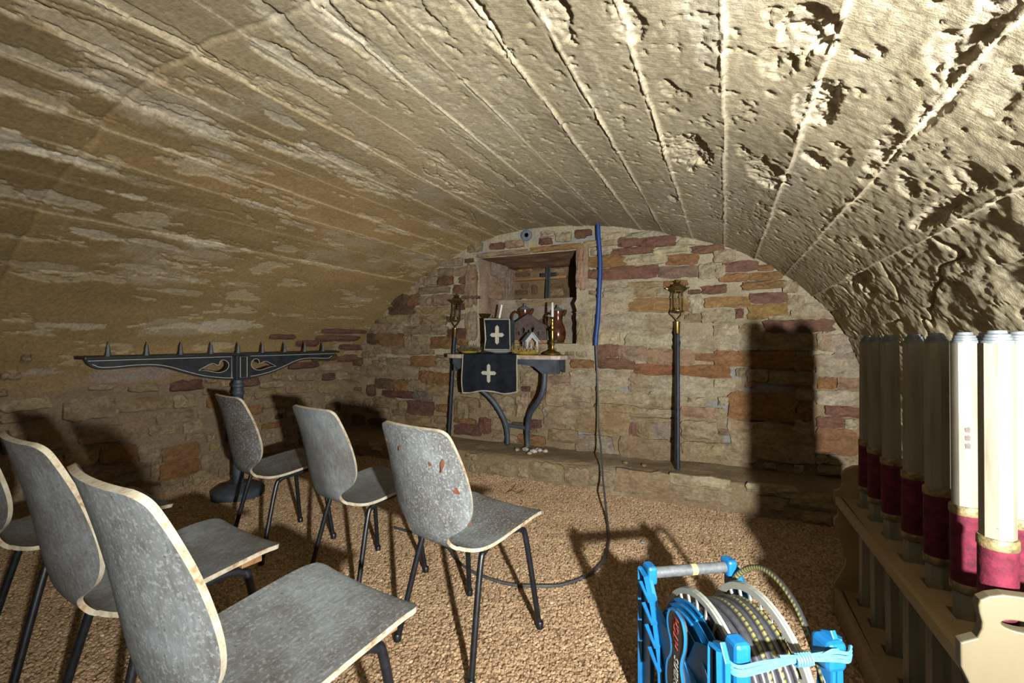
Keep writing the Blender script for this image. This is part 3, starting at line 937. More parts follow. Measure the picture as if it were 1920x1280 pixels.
for (ox, oy, s), lst in STONES:
    for x0, y0, x1, y1, col in lst:
        cx, cy = ox + (x0 + x1) / 2 / s, oy + (y0 + y1) / 2 / s
        Xa, _ = on_y(ox + x0 / s, cy, WALL_Y); Xb, _ = on_y(ox + x1 / s, cy, WALL_Y)
        _, Za = on_y(cx, oy + y1 / s, WALL_Y); _, Zb = on_y(cx, oy + y0 / s, WALL_Y)
        xc, zc = (Xa + Xb) / 2, (Za + Zb) / 2
        if (NX0 + .02 < xc < NX1 - .01 and NZ0 < zc < NZ1) or zc < .23: continue
        rects.append((Xa, Xb, Za, Zb))
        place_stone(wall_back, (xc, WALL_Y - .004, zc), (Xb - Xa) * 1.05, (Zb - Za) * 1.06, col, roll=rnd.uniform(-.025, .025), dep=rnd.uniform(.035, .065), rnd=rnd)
# stones around the niche
for x0, x1, z0, z1, col in [(-2.16, -1.62, 1.965, 2.01, 'L'), (-1.60, -1.12, 1.968, 2.02, 'Y'), (-2.02, -1.88, 2.03, 2.09, 'K'), (-1.86, -1.68, 2.03, 2.10, 'P'), (-1.52, -1.40, 2.03, 2.09, 'K'),
                            (-1.50, -1.38, 2.10, 2.15, 'W'), (-1.36, -1.22, 2.04, 2.12, 'W'), (-1.18, -1.04, 2.07, 2.13, 'K'), (-2.30, -2.17, 1.50, 1.90, 'P'), (-2.29, -2.17, 1.18, 1.44, 'T')]:
    rects.append((x0, x1, z0, z1))
    place_stone(wall_back, ((x0 + x1) / 2, WALL_Y - .004, (z0 + z1) / 2), x1 - x0, z1 - z0, col, dep=.05, rnd=rnd)
made = len(rects)
niche_rect = [(NX0 - .01, NX1 + .01, NZ0 - .02, NZ1 + .02)]
px0 = on_y(988, 441, WALL_Y)
niche_rect.append((px0[0] - .07, px0[0] + .07, px0[1] - .07, px0[1] + .07))
tries = 0
NB = 268
while made < NB and tries < 9000:
    tries += 1
    if tries < 4000: wd, hg = rnd.uniform(.13, .30), rnd.uniform(.06, .11)
    else: wd, hg = rnd.uniform(.06, .15), rnd.uniform(.035, .07)
    x = rnd.uniform(-3.75, .85); z = rnd.uniform(.24, 2.1)
    if z + hg / 2 > vault_z(x) + .02: continue
    r4 = (x - wd / 2, x + wd / 2, z - hg / 2, z + hg / 2)
    if not free(*r4, rects) or not free(*r4, niche_rect): continue
    rects.append(r4); made += 1
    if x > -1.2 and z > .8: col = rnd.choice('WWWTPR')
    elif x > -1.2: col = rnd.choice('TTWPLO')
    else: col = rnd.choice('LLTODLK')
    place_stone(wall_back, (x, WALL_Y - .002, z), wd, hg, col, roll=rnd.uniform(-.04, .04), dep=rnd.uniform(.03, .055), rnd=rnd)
# stones and laths inside the niche
for px, py, wd, hg, col in [(985, 505, .17, .055, 'O'), (1010, 503, .10, .05, 'D'), (1048, 507, .12, .05, 'L'), (980, 515, .16, .04, 'D'), (1050, 519, .07, .06, 'O'), (985, 536, .08, .05, 'D'), (1003, 543, .06, .09, 'K'),
                            (978, 548, .13, .05, 'D'), (1045, 548, .14, .07, 'T'), (1045, 535, .12, .035, 'D')]:
    x, z = on_y(px, py, BY)
    place_stone(wall_back, (x, BY - .004, z), wd, hg, col, dep=.04, rnd=rnd)
for px, py, wd, hg, col in [(1010, 568, .46, .065, 'L'), (975, 600, .2, .1, 'G'), (1025, 605, .14, .09, 'R')]:
    x, z = on_y(px, py, SYN)
    place_stone(wall_back, (x, SYN - .004, z), wd, hg, col, dep=.03, rnd=rnd)
for px, py, wd, hg in [(936, 503, .26, .20), (930, 545, .26, .17), (952, 530, .10, .30)]:      # splayed jamb on the left
    rr = ray(px, py)
    a = (np.array([NX0, WY]), np.array([-2.0, BY]))
    dv = a[1] - a[0]
    t = (a[0][0] * dv[1] - a[0][1] * dv[0]) / (rr[0] * dv[1] - rr[1] * dv[0])
    place_stone(wall_back, (rr[0] * t, rr[1] * t, CAM_Z + rr[2] * t), wd, hg, rnd.choice([(.38, .26, .19), (.33, .25, .2), (.36, .23, .15)]), rz=math.atan2(dv[1], dv[0]), dep=.05, rnd=rnd)
lath = MB(); x0, z0 = on_y(965, 525, BY - .03); x1, z1 = on_y(1063, 524, BY - .03)
lath.box(((x0 + x1) / 2, BY - .03, z0), (abs(x1 - x0), .05, .028), bev=.004)
lath.build('niche_lath', M['house_wood'], wall_back, True)

# ledge stones
LST = [(D_, [(0, 620, 290, 830, 'L'), (295, 650, 580, 850, 'T'), (600, 650, 1262, 960, 'L'), (1275, 715, 1990, 860, 'W'), (1285, 865, 2010, 1040, 'T'), (-420, 560, -10, 760, 'T')]),
       (F_, [(380, 700, 1000, 820, 'W'), (500, 830, 880, 1010, 'T'), (900, 800, 1420, 990, 'T'), (0, 935, 165, 1040, 'T'), (200, 1012, 380, 1100, 'T'), (640, 1030, 1000, 1150, 'L'), (1040, 1010, 1400, 1170, 'T')])]
lrect = []
for (ox, oy, s), lst in LST:
    for x0, y0, x1, y1, col in lst:
        cx, cy = ox + (x0 + x1) / 2 / s, oy + (y0 + y1) / 2 / s
        Xa, _ = on_y(ox + x0 / s, cy, 3.46); Xb, _ = on_y(ox + x1 / s, cy, 3.46)
        _, Za = on_y(cx, oy + y1 / s, 3.46); _, Zb = on_y(cx, oy + y0 / s, 3.46)
        lrect.append((Xa, Xb, Za, Zb))
        place_stone(trim_1, ((Xa + Xb) / 2, 3.468, (Za + Zb) / 2), Xb - Xa, Zb - Za, col, tilt=-.06, dep=.06, rnd=rnd)
for k in range(1500):
    if len(lrect) > 44: break
    wd, hg = rnd.uniform(.1, .3), rnd.uniform(.06, .14)
    x = rnd.uniform(-3.8, .9); z = rnd.uniform(.04, .17)
    r4 = (x - wd / 2, x + wd / 2, z - hg / 2, z + hg / 2)
    if z + hg / 2 > .2 or not free(*r4, lrect): continue
    lrect.append(r4)
    place_stone(trim_1, (x, 3.47, z), wd, hg, rnd.choice('LTLTPO'), tilt=-.06, dep=.055, rnd=rnd)

# left wall stones (positions measured on the wall's own curve)
I_ = (0, 640, 4.267); J_ = (0, 560, 2.182)
LEFT = [(I_, [(0, 440, 400, 545, 'T'), (0, 550, 370, 632, 'L'), (500, 412, 920, 612, 'T'), (930, 425, 1370, 548, 'T'), (1360, 302, 1610, 386, 'K'), (1385, 412, 1560, 525, 'T'), (1255, 535, 1545, 650, 'L'), (1190, 660, 1420, 742, 'T'),
              (1460, 642, 1620, 722, 'T'), (1480, 742, 1630, 782, 'T'), (80, 712, 215, 880, 'L'), (225, 705, 480, 870, 'L'), (640, 655, 1170, 792, 'L'), (270, 935, 500, 1130, 'T'), (800, 822, 1090, 962, 'O'), (1102, 805, 1285, 952, 'T'),
              (1295, 825, 1590, 945, 'O'), (1275, 955, 1590, 1080, 'O'), (1600, 892, 1760, 1010, 'T'), (820, 985, 1190, 1050, 'L'), (1200, 960, 1265, 1082, 'L'), (1280, 1095, 1450, 1150, 'L'), (1460, 1075, 1530, 1142, 'L'),
              (1540, 1032, 1710, 1130, 'L'), (160, 92, 240, 162, 'L'), (710, 342, 900, 386, 'T'), (0, 222, 160, 302, 'L'), (0, 702, 70, 890, 'D'), (510, 885, 780, 1000, 'L'), (240, 880, 480, 925, 'L'), (600, 1060, 930, 1120, 'L')]),
        (J_, [(1100, 140, 1205, 160, 'K'), (1320, 118, 1500, 140, 'K'), (1300, 146, 1480, 168, 'K'), (1210, 168, 1300, 190, 'K'), (1385, 180, 1480, 205, 'K'), (1380, 226, 1460, 252, 'R'), (1180, 258, 1300, 282, 'K'), (1318, 302, 1365, 330, 'K'),
              (1208, 290, 1290, 332, 'L'), (1060, 336, 1160, 362, 'T'), (990, 326, 1055, 356, 'R'), (1410, 376, 1470, 412, 'T'), (1300, 340, 1400, 380, 'L'), (1170, 340, 1290, 380, 'L'), (1040, 370, 1150, 400, 'L'), (1270, 210, 1370, 250, 'D'),
              (1310, 260, 1400, 290, 'L'), (1410, 265, 1490, 330, 'L'), (900, 330, 975, 356, 'T')])]
wrect = []


def left_hit(px, py):
    u, y = vault_hit(px, py)
    return u, y


def place_left(u, y, wd, hg, col):
    x, z = prof(u)
    nx, nz = prof_n(np.array([u])); nx, nz = float(NS * nx[0]), float(NS * nz[0])
    tilt = math.asin(max(-1, min(1, nz)))
    place_stone(wall_left, (float(x) + nx * .004, y, float(z) + nz * .004), wd, hg, col, rz=R(90), tilt=tilt * 1.0, roll=rnd.uniform(-.04, .04), dep=rnd.uniform(.03, .05), rnd=rnd)


for (ox, oy, s), lst in LEFT:
    for x0, y0, x1, y1, col in lst:
        cx, cy = ox + (x0 + x1) / 2 / s, oy + (y0 + y1) / 2 / s
        ua, ya = left_hit(ox + x0 / s, cy); ub_, yb_ = left_hit(ox + x1 / s, cy)
        uc, _ = left_hit(cx, oy + y1 / s); ud, _ = left_hit(cx, oy + y0 / s)
        u, y = left_hit(cx, cy)
        if y > 3.8 or y < .1: continue
        wrect.append((min(ya, yb_), max(ya, yb_), min(uc, ud), max(uc, ud)))
        place_left(u, y, abs(yb_ - ya), max(abs(uc - ud), .02), col)
u_lo = u_of_z_left(.86); tries = 0
while tries < 6000 and len(wrect) < 190:
    tries += 1
    wd, hg = (rnd.uniform(.12, .3), rnd.uniform(.06, .12)) if tries < 3000 else (rnd.uniform(.06, .13), rnd.uniform(.04, .07))
    y = rnd.uniform(.5, 3.8); u = rnd.uniform(u_lo, U_MAX - .1)
    r4 = (y - wd / 2, y + wd / 2, u - hg / 2, u + hg / 2)
    if not free(*r4, wrect, .014): continue
    wrect.append(r4)
    place_left(u, y, wd, hg, rnd.choice('LLTOLD'))

# ------------------------------------------------------------------ floor of loose gravel
fx, fy = np.meshgrid(np.linspace(-4.05, 1.95, 301), np.linspace(-1.35, 3.6, 248), indexing='ij')
fz = .010 * fbm(fx * 2.2, fy * 2.2, 601, 3) + .010 * fbm(fx * 12, fy * 12, 602, 3)
fz += .03 * sstep(3.25, 3.5, fy) * sstep(-.2, -1.6, fx) - .006
floor = grid_mesh('floor', np.stack([fx, fy, fz], -1), M['gravel'], None)
tag(floor, kind='structure')
# the grains: a patch of the same bed carrying scattered instances
gx, gy = np.meshgrid(np.linspace(-4.0, 1.1, 130), np.linspace(.45, 3.52, 96), indexing='ij')
gz = .010 * fbm(gx * 2.2, gy * 2.2, 601, 3) + .010 * fbm(gx * 12, gy * 12, 602, 3) + .03 * sstep(3.25, 3.5, gy) * sstep(-.2, -1.6, gx) - .006
gravel = grid_mesh('gravel', np.stack([gx, gy, gz], -1), M['grain'], None)
tag(gravel, 'loose tan gravel covering the cellar floor', 'gravel', kind='stuff')
ng = bpy.data.node_groups.new('scatter', 'GeometryNodeTree')
ng.interface.new_socket('Geometry', in_out='INPUT', socket_type='NodeSocketGeometry')
ng.interface.new_socket('Geometry', in_out='OUTPUT', socket_type='NodeSocketGeometry')
gi = ng.nodes.new('NodeGroupInput'); go = ng.nodes.new('NodeGroupOutput')
dist = ng.nodes.new('GeometryNodeDistributePointsOnFaces'); dist.inputs['Density'].default_value = 9500
ico = ng.nodes.new('GeometryNodeMeshIcoSphere'); ico.inputs['Radius'].default_value = 1.0; ico.inputs['Subdivisions'].default_value = 1
setp = ng.nodes.new('GeometryNodeSetPosition')
ntx = ng.nodes.new('ShaderNodeTexNoise'); ntx.inputs['Scale'].default_value = 1.4
sub = ng.nodes.new('ShaderNodeVectorMath'); sub.operation = 'SUBTRACT'; sub.inputs[1].default_value = (.5, .5, .5)
ng.links.new(ntx.outputs['Color'], sub.inputs[0]); ng.links.new(sub.outputs[0], setp.inputs['Offset'])
ng.links.new(ico.outputs['Mesh'], setp.inputs['Geometry'])
sm = ng.nodes.new('GeometryNodeSetMaterial'); sm.inputs['Material'].default_value = M['grain']
ng.links.new(setp.outputs[0], sm.inputs['Geometry'])
inst = ng.nodes.new('GeometryNodeInstanceOnPoints')
rr_ = ng.nodes.new('FunctionNodeRandomValue'); rr_.data_type = 'FLOAT_VECTOR'
rr_.inputs[0].default_value = (0, 0, 0); rr_.inputs[1].default_value = (6.28, 6.28, 6.28)
rs = ng.nodes.new('FunctionNodeRandomValue'); rs.data_type = 'FLOAT_VECTOR'
rs.inputs[0].default_value = (.0045, .0045, .004); rs.inputs[1].default_value = (.0115, .0115, .009)
ng.links.new(gi.outputs[0], dist.inputs['Mesh']); ng.links.new(dist.outputs['Points'], inst.inputs['Points'])
ng.links.new(sm.outputs[0], inst.inputs['Instance'])
ng.links.new(rr_.outputs[0], inst.inputs['Rotation']); ng.links.new(rs.outputs[0], inst.inputs['Scale'])
ng.links.new(inst.outputs[0], go.inputs[0])
md = gravel.modifiers.new('scatter', 'NODES'); md.node_group = ng


def floor_z(x, y):
    x = np.array([x]); y = np.array([y])
    return float((.010 * fbm(x * 2.2, y * 2.2, 601, 3) + .010 * fbm(x * 12, y * 12, 602, 3) + .03 * sstep(3.25, 3.5, y) * sstep(-.2, -1.6, x) - .006)[0])

# ------------------------------------------------------------------ moulded plywood chairs
CH = [(.236, .450, .160, 0), (.232, .453, .176, 0), (.215, .457, .195, 0), (.17, .459, .199, 0), (.10, .453, .200, 0), (.02, .444, .199, 0), (-.06, .434, .198, 0),
      (-.115, .429, .190, 0), (-.150, .429, .172, 0), (-.178, .434, .140, .1), (-.198, .445, .108, .25), (-.212, .462, .094, .5), (-.222, .482, .104, .8), (-.229, .505, .138, 1), (-.236, .535, .174, 1),
      (-.244, .575, .196, 1), (-.253, .625, .203, 1), (-.264, .685, .201, .95), (-.277, .745, .194, .9), (-.290, .800, .184, .8), (-.300, .838, .176, .7), (-.305, .856, .168, .65), (-.308, .866, .155, .6), (-.310, .871, .135, .6)]


def chair_shell_mesh():
    A = catmull(CH, 4)
    n = len(A); m = 17
    xs = np.linspace(-1, 1, m)
    P = np.zeros((n, m, 3))
    for i in range(n):
        y, z, hw, wr = A[i]
        x = xs * hw
        P[i, :, 0] = x
        P[i, :, 1] = y + wr * .048 * (x / .2) ** 2
        P[i, :, 2] = z + (.010 if y > -.19 else 0) * (x / .19) ** 2
    # upper surface is P; the lower one lies along the normals
    du = np.gradient(P, axis=0); dv = np.gradient(P, axis=1)
    nr = np.cross(dv, du); nr /= np.linalg.norm(nr, axis=2)[..., None] + 1e-9
    if nr[5, m // 2, 2] > 0: nr = -nr
    Q = P + nr * .0125
    vs = np.concatenate([P.reshape(-1, 3), Q.reshape(-1, 3)])
    o = n * m; fs = []; mi = []
    g = lambda i, j: i * m + j
    for i in range(n - 1):
        for j in range(m - 1):
            fs.append((g(i, j), g(i + 1, j), g(i + 1, j + 1), g(i, j + 1))); mi.append(0)
            fs.append((o + g(i, j), o + g(i, j + 1), o + g(i + 1, j + 1), o + g(i + 1, j))); mi.append(0)
    for i in range(n - 1):
        for j in (0, m - 1):
            fs.append((g(i, j), g(i + 1, j), o + g(i + 1, j), o + g(i, j))); mi.append(1)
    for j in range(m - 1):
        for i in (0, n - 1):
            fs.append((g(i, j), g(i, j + 1), o + g(i, j + 1), o + g(i, j))); mi.append(1)
    b = MB(); b.add(vs, fs); b.m = mi
    return b


def make_chair(loc, rz, label):
    t = thing('plywood_chair', label, 'chair', loc, rz, 'plywood chairs set out in two rows')
    sh = chair_shell_mesh().build('seat_shell', [M['veneer'], M['edge']], t, True, 50)
    for s in (-1, 1):
        f_ = MB(); f_.tube(catmull([(s * .195, .200, 0.0), (s * .165, .150, .36), (s * .158, .128, .408), (s * .155, .085, .421), (s * .155, .02, .419)], 6), .0115, 10)
        f_.lathe([(.015, -.004), (.0155, .02), (.0125, .024)], (s * .1955, .201, 0), 10)
        f_.build('leg', M['black_tube'], t, True)
        f_ = MB(); f_.tube(catmull([(s * .195, -.205, 0.0), (s * .160, -.120, .35), (s * .155, -.092, .400), (s * .155, -.05, .413), (s * .155, .025, .419)], 6), .0115, 10)
        f_.lathe([(.015, -.004), (.0155, .02), (.0125, .024)], (s * .1955, -.206, 0), 10)
        f_.build('leg', M['black_tube'], t, True)
        bl = MB(); bl.box((s * .155, .15, .4355), (.035, .06, .02), bev=.002); bl.build('spacer_block', M['house_wood'], t)
    cr = MB(); cr.tube([(-.155, .07, .417), (.155, .07, .417)], .010, 8); cr.build('cross_bar', M['black_tube'], t, True)
    return t


CHS = dict(D=1.06, E=1.06, F=1.06)
CHAIRS = [('A', -2.330, 1.835, 13, 'small grey-brown plywood chair nearest the candelabra foot, front row', (.20, .7)),
          ('B', -1.605, 1.745, 12, 'smooth bluish-grey plywood chair in the middle of the front row', (-.06, .12)),
          ('C', -0.918, 1.570, 13, 'speckled plywood chair with rust-red scratches, front row beside the hanging cable', (.03, .8)),
          ('D', -0.930, 0.722, 8, 'closest plywood chair with pale chipped edge, right end of the back row', (.0, .55)),
          ('E', -1.56, 0.822, 7, 'plywood chair behind the closest one, middle of the back row', (.06, .25)),
          ('F', -2.28, 0.89, 8, 'plywood chair cut off by the left picture edge, back row', (.16, .3))]
chair0 = None
for key, x, y, hd, lab, cc in CHAIRS:
    z = floor_z(x, y) + .006
    if chair0 is None:
        chair0 = make_chair((x, y, z), R(-hd), lab); c = chair0
    else:
        c = copy_tree(chair0); c.location = (x, y, z); c.rotation_euler = (0, 0, R(-hd)); c['label'] = lab
    c.scale = (CHS.get(key, 1.0),) * 3
    sh = [q for q in c.children if q.name.startswith('seat_shell')][0]
    sh.color = (cc[0], cc[1], 0, 1)
    if key == 'C':
        for k, (lx, lz, w_, h_, a) in enumerate([(.135, .745, .012, .05, .2), (.085, .745, .012, .014, 0), (.165, .66, .02, .022, .5), (.18, .55, .02, .028, .4), (-.14, .80, .012, .012, 0), (-.06, .78, .01, .02, .5)]):
            wr = .048 * (lx / .2) ** 2 * 1.35 * max(0, (.90 - lz) / .34)
            yy = np.interp(lz, [q[1] for q in CH[12:]], [q[0] for q in CH[12:]]) + wr - .0165
            rb = MB(); pl = [(w_ * math.cos(q) * (.6 + .4 * math.sin(3 * q + k)) , h_ * .5 * math.sin(q)) for q in np.linspace(0, 6.0, 9)]
            rb.prism(pl, [], .0012, lambda a_, b_, t_, lx=lx, lz=lz, yy=yy, a=a: (lx + a_ * math.cos(a) + b_ * math.sin(a), yy + t_ + .62 * lx * (a_), lz + b_ - a_ * .3))
            rb.build('rust_scratch', M['rust'], c)

# ------------------------------------------------------------------ candle hearse by the left wall
hz = floor_z(-3.33, 2.2)
he = thing('candle_hearse', 'long black prick-spike candle stand with cream outlines, before the left wall', 'candelabra', (-3.33, 2.235, hz))
ht = 1.072 - hz
b = MB(); b.lathe([(.17, -.01), (.176, .0), (.178, .05), (.165, .062), (.15, .066), (.14, .074), (.085, .084), (.06, .095), (.055, .10)], n=40); b.build('base', M['slate'], he, True)
b = MB(); b.lathe([(.038, .09), (.036, .45), (.034, .76), (.042, .77), (.042, .785), (.034, .795), (.034, .815), (.043, .825), (.043, .84), (.034, .85), (.034, .90)], n=20); b.build('post', M['slate'], he, True)
b = MB(); b.box((0, 0, ht - .008), (.13, 1.87, .016), bev=.003); b.build('top_board', M['black_paint'], he)
ZT = ht - .016
low = catmull([(.055, -.180), (.14, -.172), (.26, -.150), (.38, -.112), (.48, -.076), (.57, -.058), (.67, -.056), (.78, -.062), (.85, -.060), (.895, -.035), (.915, -.004)], 5)
tear = catmull([(.300, -.096), (.250, -.070), (.205, -.052), (.170, -.066), (.155, -.060), (.150, -.040), (.125, -.030), (.095, -.048), (.088, -.078), (.110, -.108), (.155, -.120), (.205, -.112), (.255, -.098)], 4)
XF = .035
for s in (-1, 1):
    b = MB(); poly = [(.05, 0)] + [(.05, -.180)] + [tuple(q) for q in low] + [(.915, 0)]
    b.prism([(s * p[0], p[1]) for p in poly], [[(s * p[0], p[1]) for p in tear]], .036, lambda a, c_, t: (XF - .03 + t, a, ZT + c_))
    b.build('beam_wing', M['black_paint'], he)
    b = MB()
    inset = [(.885, -.028)] + [(p[0], p[1] + .014) for p in low[::-1] if p[0] < .865] + [(.066, -.166), (.066, -.008), (.905, -.008)]
    x_ = XF - .03 + .018
    b.tube([(x_, s * p[0], ZT + p[1]) for p in inset], .0024, 5)
    b.build('painted_outline', M['cream_line'], he)
    b = MB(); b.tube([(x_, s * p[0], ZT + p[1]) for p in tear], .0020, 5, closed=True); b.build('painted_outline', M['cream_line'], he)
b = MB(); b.box((XF - .01, 0, ZT - .092), (.075, .108, .184), bev=.003); b.build('centre_block', M['black_paint'], he)
b = MB(); xq = XF - .01 + .038
b.tube([(xq, -.026, ZT - .01), (xq, .026, ZT - .01), (xq, .026, ZT - .165), (xq, -.026, ZT - .165)], .0022, 5, closed=True); b.build('painted_outline', M['cream_line'], he)
for k in range(9):
    t = -.8 + .2 * k
    b = MB()
    b.lathe([(.016, 0), (.016, .004), (.0135, .012), (.011, .030), (.012, .034), (.0075, .060), (.0012, .084)], (.0, t, ht), 6)
    b.build('spike', M['iron'], he)

# ------------------------------------------------------------------ console altar table on the ledge
SZ = 1.045
ct = thing('console_table', 'wall console with veined stone top and curved blue-black legs, below the niche', 'table', (-1.74, 3.76, .21))
def W(x, y, z): return (x + 1.74, y - 3.76, z - .21)
b = MB()
outl = [(-2.34, 3.74), (-2.34, 3.60), (-2.31, 3.53), (-2.24, 3.505), (-1.29, 3.505), (-1.22, 3.53), (-1.185, 3.60), (-1.17, 3.74)]
b.prism(outl, [], .036, lambda a, c_, t: W(a, c_, SZ - .018 + t), bev=.006); b.build('table_top', M['slab'], ct)
b = MB()
ap = [(-2.26, 0), (-2.26, -.05), (-2.20, -.10), (-2.10, -.06), (-1.98, -.045), (-1.86, -.05), (-1.78, -.09), (-1.70, -.05), (-1.58, -.045), (-1.46, -.06), (-1.38, -.12), (-1.30, -.115), (-1.25, -.12), (-1.25, 0)]
b.prism(ap, [], .022, lambda a, c_, t: W(a, 3.555 + t, SZ - .036 + c_)); b.build('apron', M['slate'], ct)
for xq in (-2.25, -1.255):
    b = MB(); sp = [(3.56, 0), (3.56, -.12), (3.60, -.115), (3.63, -.07), (3.67, -.06), (3.70, -.10), (3.74, -.115), (3.74, 0)]
    b.prism(sp, [], .022, lambda a, c_, t: W(xq + t, a, SZ - .036 + c_)); b.build('apron', M['slate'], ct)
for path in ([(-2.16, 3.57, 1.0), (-2.16, 3.57, .90), (-2.12, 3.58, .83), (-2.02, 3.61, .74), (-1.90, 3.66, .62), (-1.82, 3.71, .46), (-1.80, 3.74, .34), (-1.80, 3.75, .235), (-1.79, 3.75, .22)],
             [(-1.37, 3.57, 1.0), (-1.37, 3.57, .84), (-1.39, 3.58, .74), (-1.45, 3.61, .64), (-1.53, 3.66, .55), (-1.58, 3.71, .45), (-1.60, 3.74, .34), (-1.60, 3.75, .22)]):
    q = catmull(path, 6)
    b = MB(); b.tube([W(*p) for p in q], .024, 8); b.build('leg', M['slate'], ct, True)
b = MB(); b.tube([W(-1.81, 3.735, .40), W(-1.60, 3.735, .385)], .017, 8); b.build('stretcher', M['slate'], ct, True)

# altar cloth draped over the front edge
CX0, CX1 = -2.115, -1.585
nx_, nz_ = 34, 30
P = np.zeros((nx_, nz_ + 14, 3))
for i in range(nx_):
    a = i / (nx_ - 1)
    x = CX0 + (CX1 - CX0) * a
    for j in range(nz_ + 14):
        if j < 12:
            yy = 3.70 - (3.70 - 3.500) * j / 11; P[i, j] = (x + (.05 * (1 - j / 11) if a > .5 else 0), yy, SZ + .005 + .006 * math.sin(a * 19 + j * .5) * (1 - j / 12) ** .5 + .004)
        else:
            k = (j - 12) / (nz_ + 1)
            drop = .335 + .012 * math.sin(a * 9 + 1) - .02 * a
            fold = .012 * math.sin(a * 11 + .6) * k + .006 * math.sin(a * 23) * k + .008 * math.sin(k * 7 + a * 4) * k
            P[i, j] = (x + .02 * (a - .5) * k, 3.487 - .012 * math.sin(k * 3.14) + fold, SZ + .002 - drop * k ** 1.02)
b = MB()
n1, n2 = P.shape[:2]
off = np.array([0, .004, -.004])
vs = np.concatenate([P.reshape(-1, 3), (P + off).reshape(-1, 3)])
fs = []
for i in range(n1 - 1):
    for j in range(n2 - 1):
        k = i * n2 + j
        fs.append((k, k + n2, k + n2 + 1, k + 1)); o_ = n1 * n2
        fs.append((o_ + k, o_ + k + 1, o_ + k + n2 + 1, o_ + k + n2))
b.add(vs, fs)
altar_cloth = b.build('altar_cloth', M['cloth'], None, True)
tag(altar_cloth, 'black cloth with cream cross hanging over the stone table front', 'cloth')
b = MB(); b.tube([P[i, -1] + np.array([0, -.002, 0]) for i in range(n1)], .0055, 6); b.tube([P[0, j] + np.array([0, -.002, 0]) for j in range(12, n2)], .0045, 6); b.tube([P[-1, j] + np.array([0, -.002, 0]) for j in range(12, n2)], .0045, 6)
b.build('hem_braid', M['linen'], altar_cloth, True)


def cross_poly(s, w):
    """straight cross with pointed ends: half lengths s=(side, up, down)"""
    a, u, d = s
    return [(-w, w), (-w, u - w), (0, u), (w, u - w), (w, w), (a - w, w), (a, 0), (a - w, -w), (w, -w), (w, -d + w), (0, -d), (-w, -d + w), (-w, -w), (-a + w, -w), (-a, 0), (-a + w, w)]


ccx, ccz = on_y(917, 699, 3.47)
b = MB(); b.prism(cross_poly((.074, .080, .086), .016), [], .004, lambda a, c_, t: (ccx + a, 3.462 + t, ccz + c_)); b.build('cross_motif', M['linen'], altar_cloth)

# veiled box on a china plate
pl_x, pl_y = -1.805, 3.605
b = MB(); b.lathe([(.055, 0), (.07, .002), (.09, .010), (.145, .020), (.148, .023), (.10, .016), (.0, .014)], (0, 0, 0), 36)
plate = b.build('plate', M['plate'], None, True); plate.location = (pl_x, pl_y, SZ + .012)
tag(plate, 'white plate under the veiled black box on the altar table', 'plate')
bx_ = thing('veiled_box', 'upright black-veiled box with cream cross and border standing on a plate', 'box', (pl_x, pl_y + .005, SZ + .034), R(7))
b = MB(); b.box((0, 0, .135), (.225, .13, .27), bev=.004); b.build('box_body', M['slate'], bx_)
b = MB()
curl = lambda z: .012 * math.sin(z * 12)
fr = [(-.128, .002), (.118, .002), (.112, .278), (-.128, .285)]
b.prism([(x + (curl(z) if x < 0 else 0), z) for x, z in [(-.128, .002), (.122, .002), (.116, .28), (-.130, .286), (-.124, .2), (-.118, .1)]], [], .005, lambda a, c_, t: (a, -.070 + t, c_)); b.build('front_panel', M['cloth'], bx_)
b = MB()
loop = [(-.122, .010), (.115, .010), (.109, .273), (-.124, .278), (-.118, .2), (-.112, .1)]
b.tube([(x, -.074, z) for x, z in loop], .0065, 4, closed=True); b.build('border_braid', M['linen'], bx_)
b = MB(); b.prism(cross_poly((.066, .086, .084), .017), [], .004, lambda a, c_, t: (a - .004, -.075 + t, .138 + c_)); b.build('cross_motif', M['linen'], bx_)


# two dishes of thorn / straw
def crown_dish(name, label, x, y, r, mat2, seed, n=70, h=.06):
    t = thing(name, label, 'dish', (x, y, SZ + .001))
    b = MB(); b.lathe([(r * .62, 0), (r * .7, .004), (r * .96, .018), (r, .026), (r * .94, .024), (r * .6, .010), (.001, .009)], n=30); b.build('dish', M['mustard'], t, True)
    rg = random.Random(seed)
    b = MB()
    for k in range(n):
        a = rg.uniform(0, 6.283); q = rg.uniform(.55, 1.05) * r
        p0 = Vector((q * math.cos(a), q * math.sin(a), rg.uniform(.012, .03)))
        d = Vector((rg.uniform(-1, 1), rg.uniform(-1, 1), rg.uniform(.1, 1.2))).normalized() * rg.uniform(.03, h)
        b.tube([p0, p0 + d * .5 + Vector((0, 0, .006)), p0 + d], [.0022, .0017, .0008], 4)
    o = b.build('twig_bundle', mat2, t); o['kind'] = 'stuff'
    return t


crown_dish('thorn_dish', 'mustard dish of dark dry thorn twigs at the left end of the table', -2.13, 3.625, .085, M['thorn'], 5, 130, .10)
crown_dish('straw_dish', 'yellow dish of straw in front of the little gabled house', -1.548, 3.605, .125, M['straw'], 6, 240, .085)

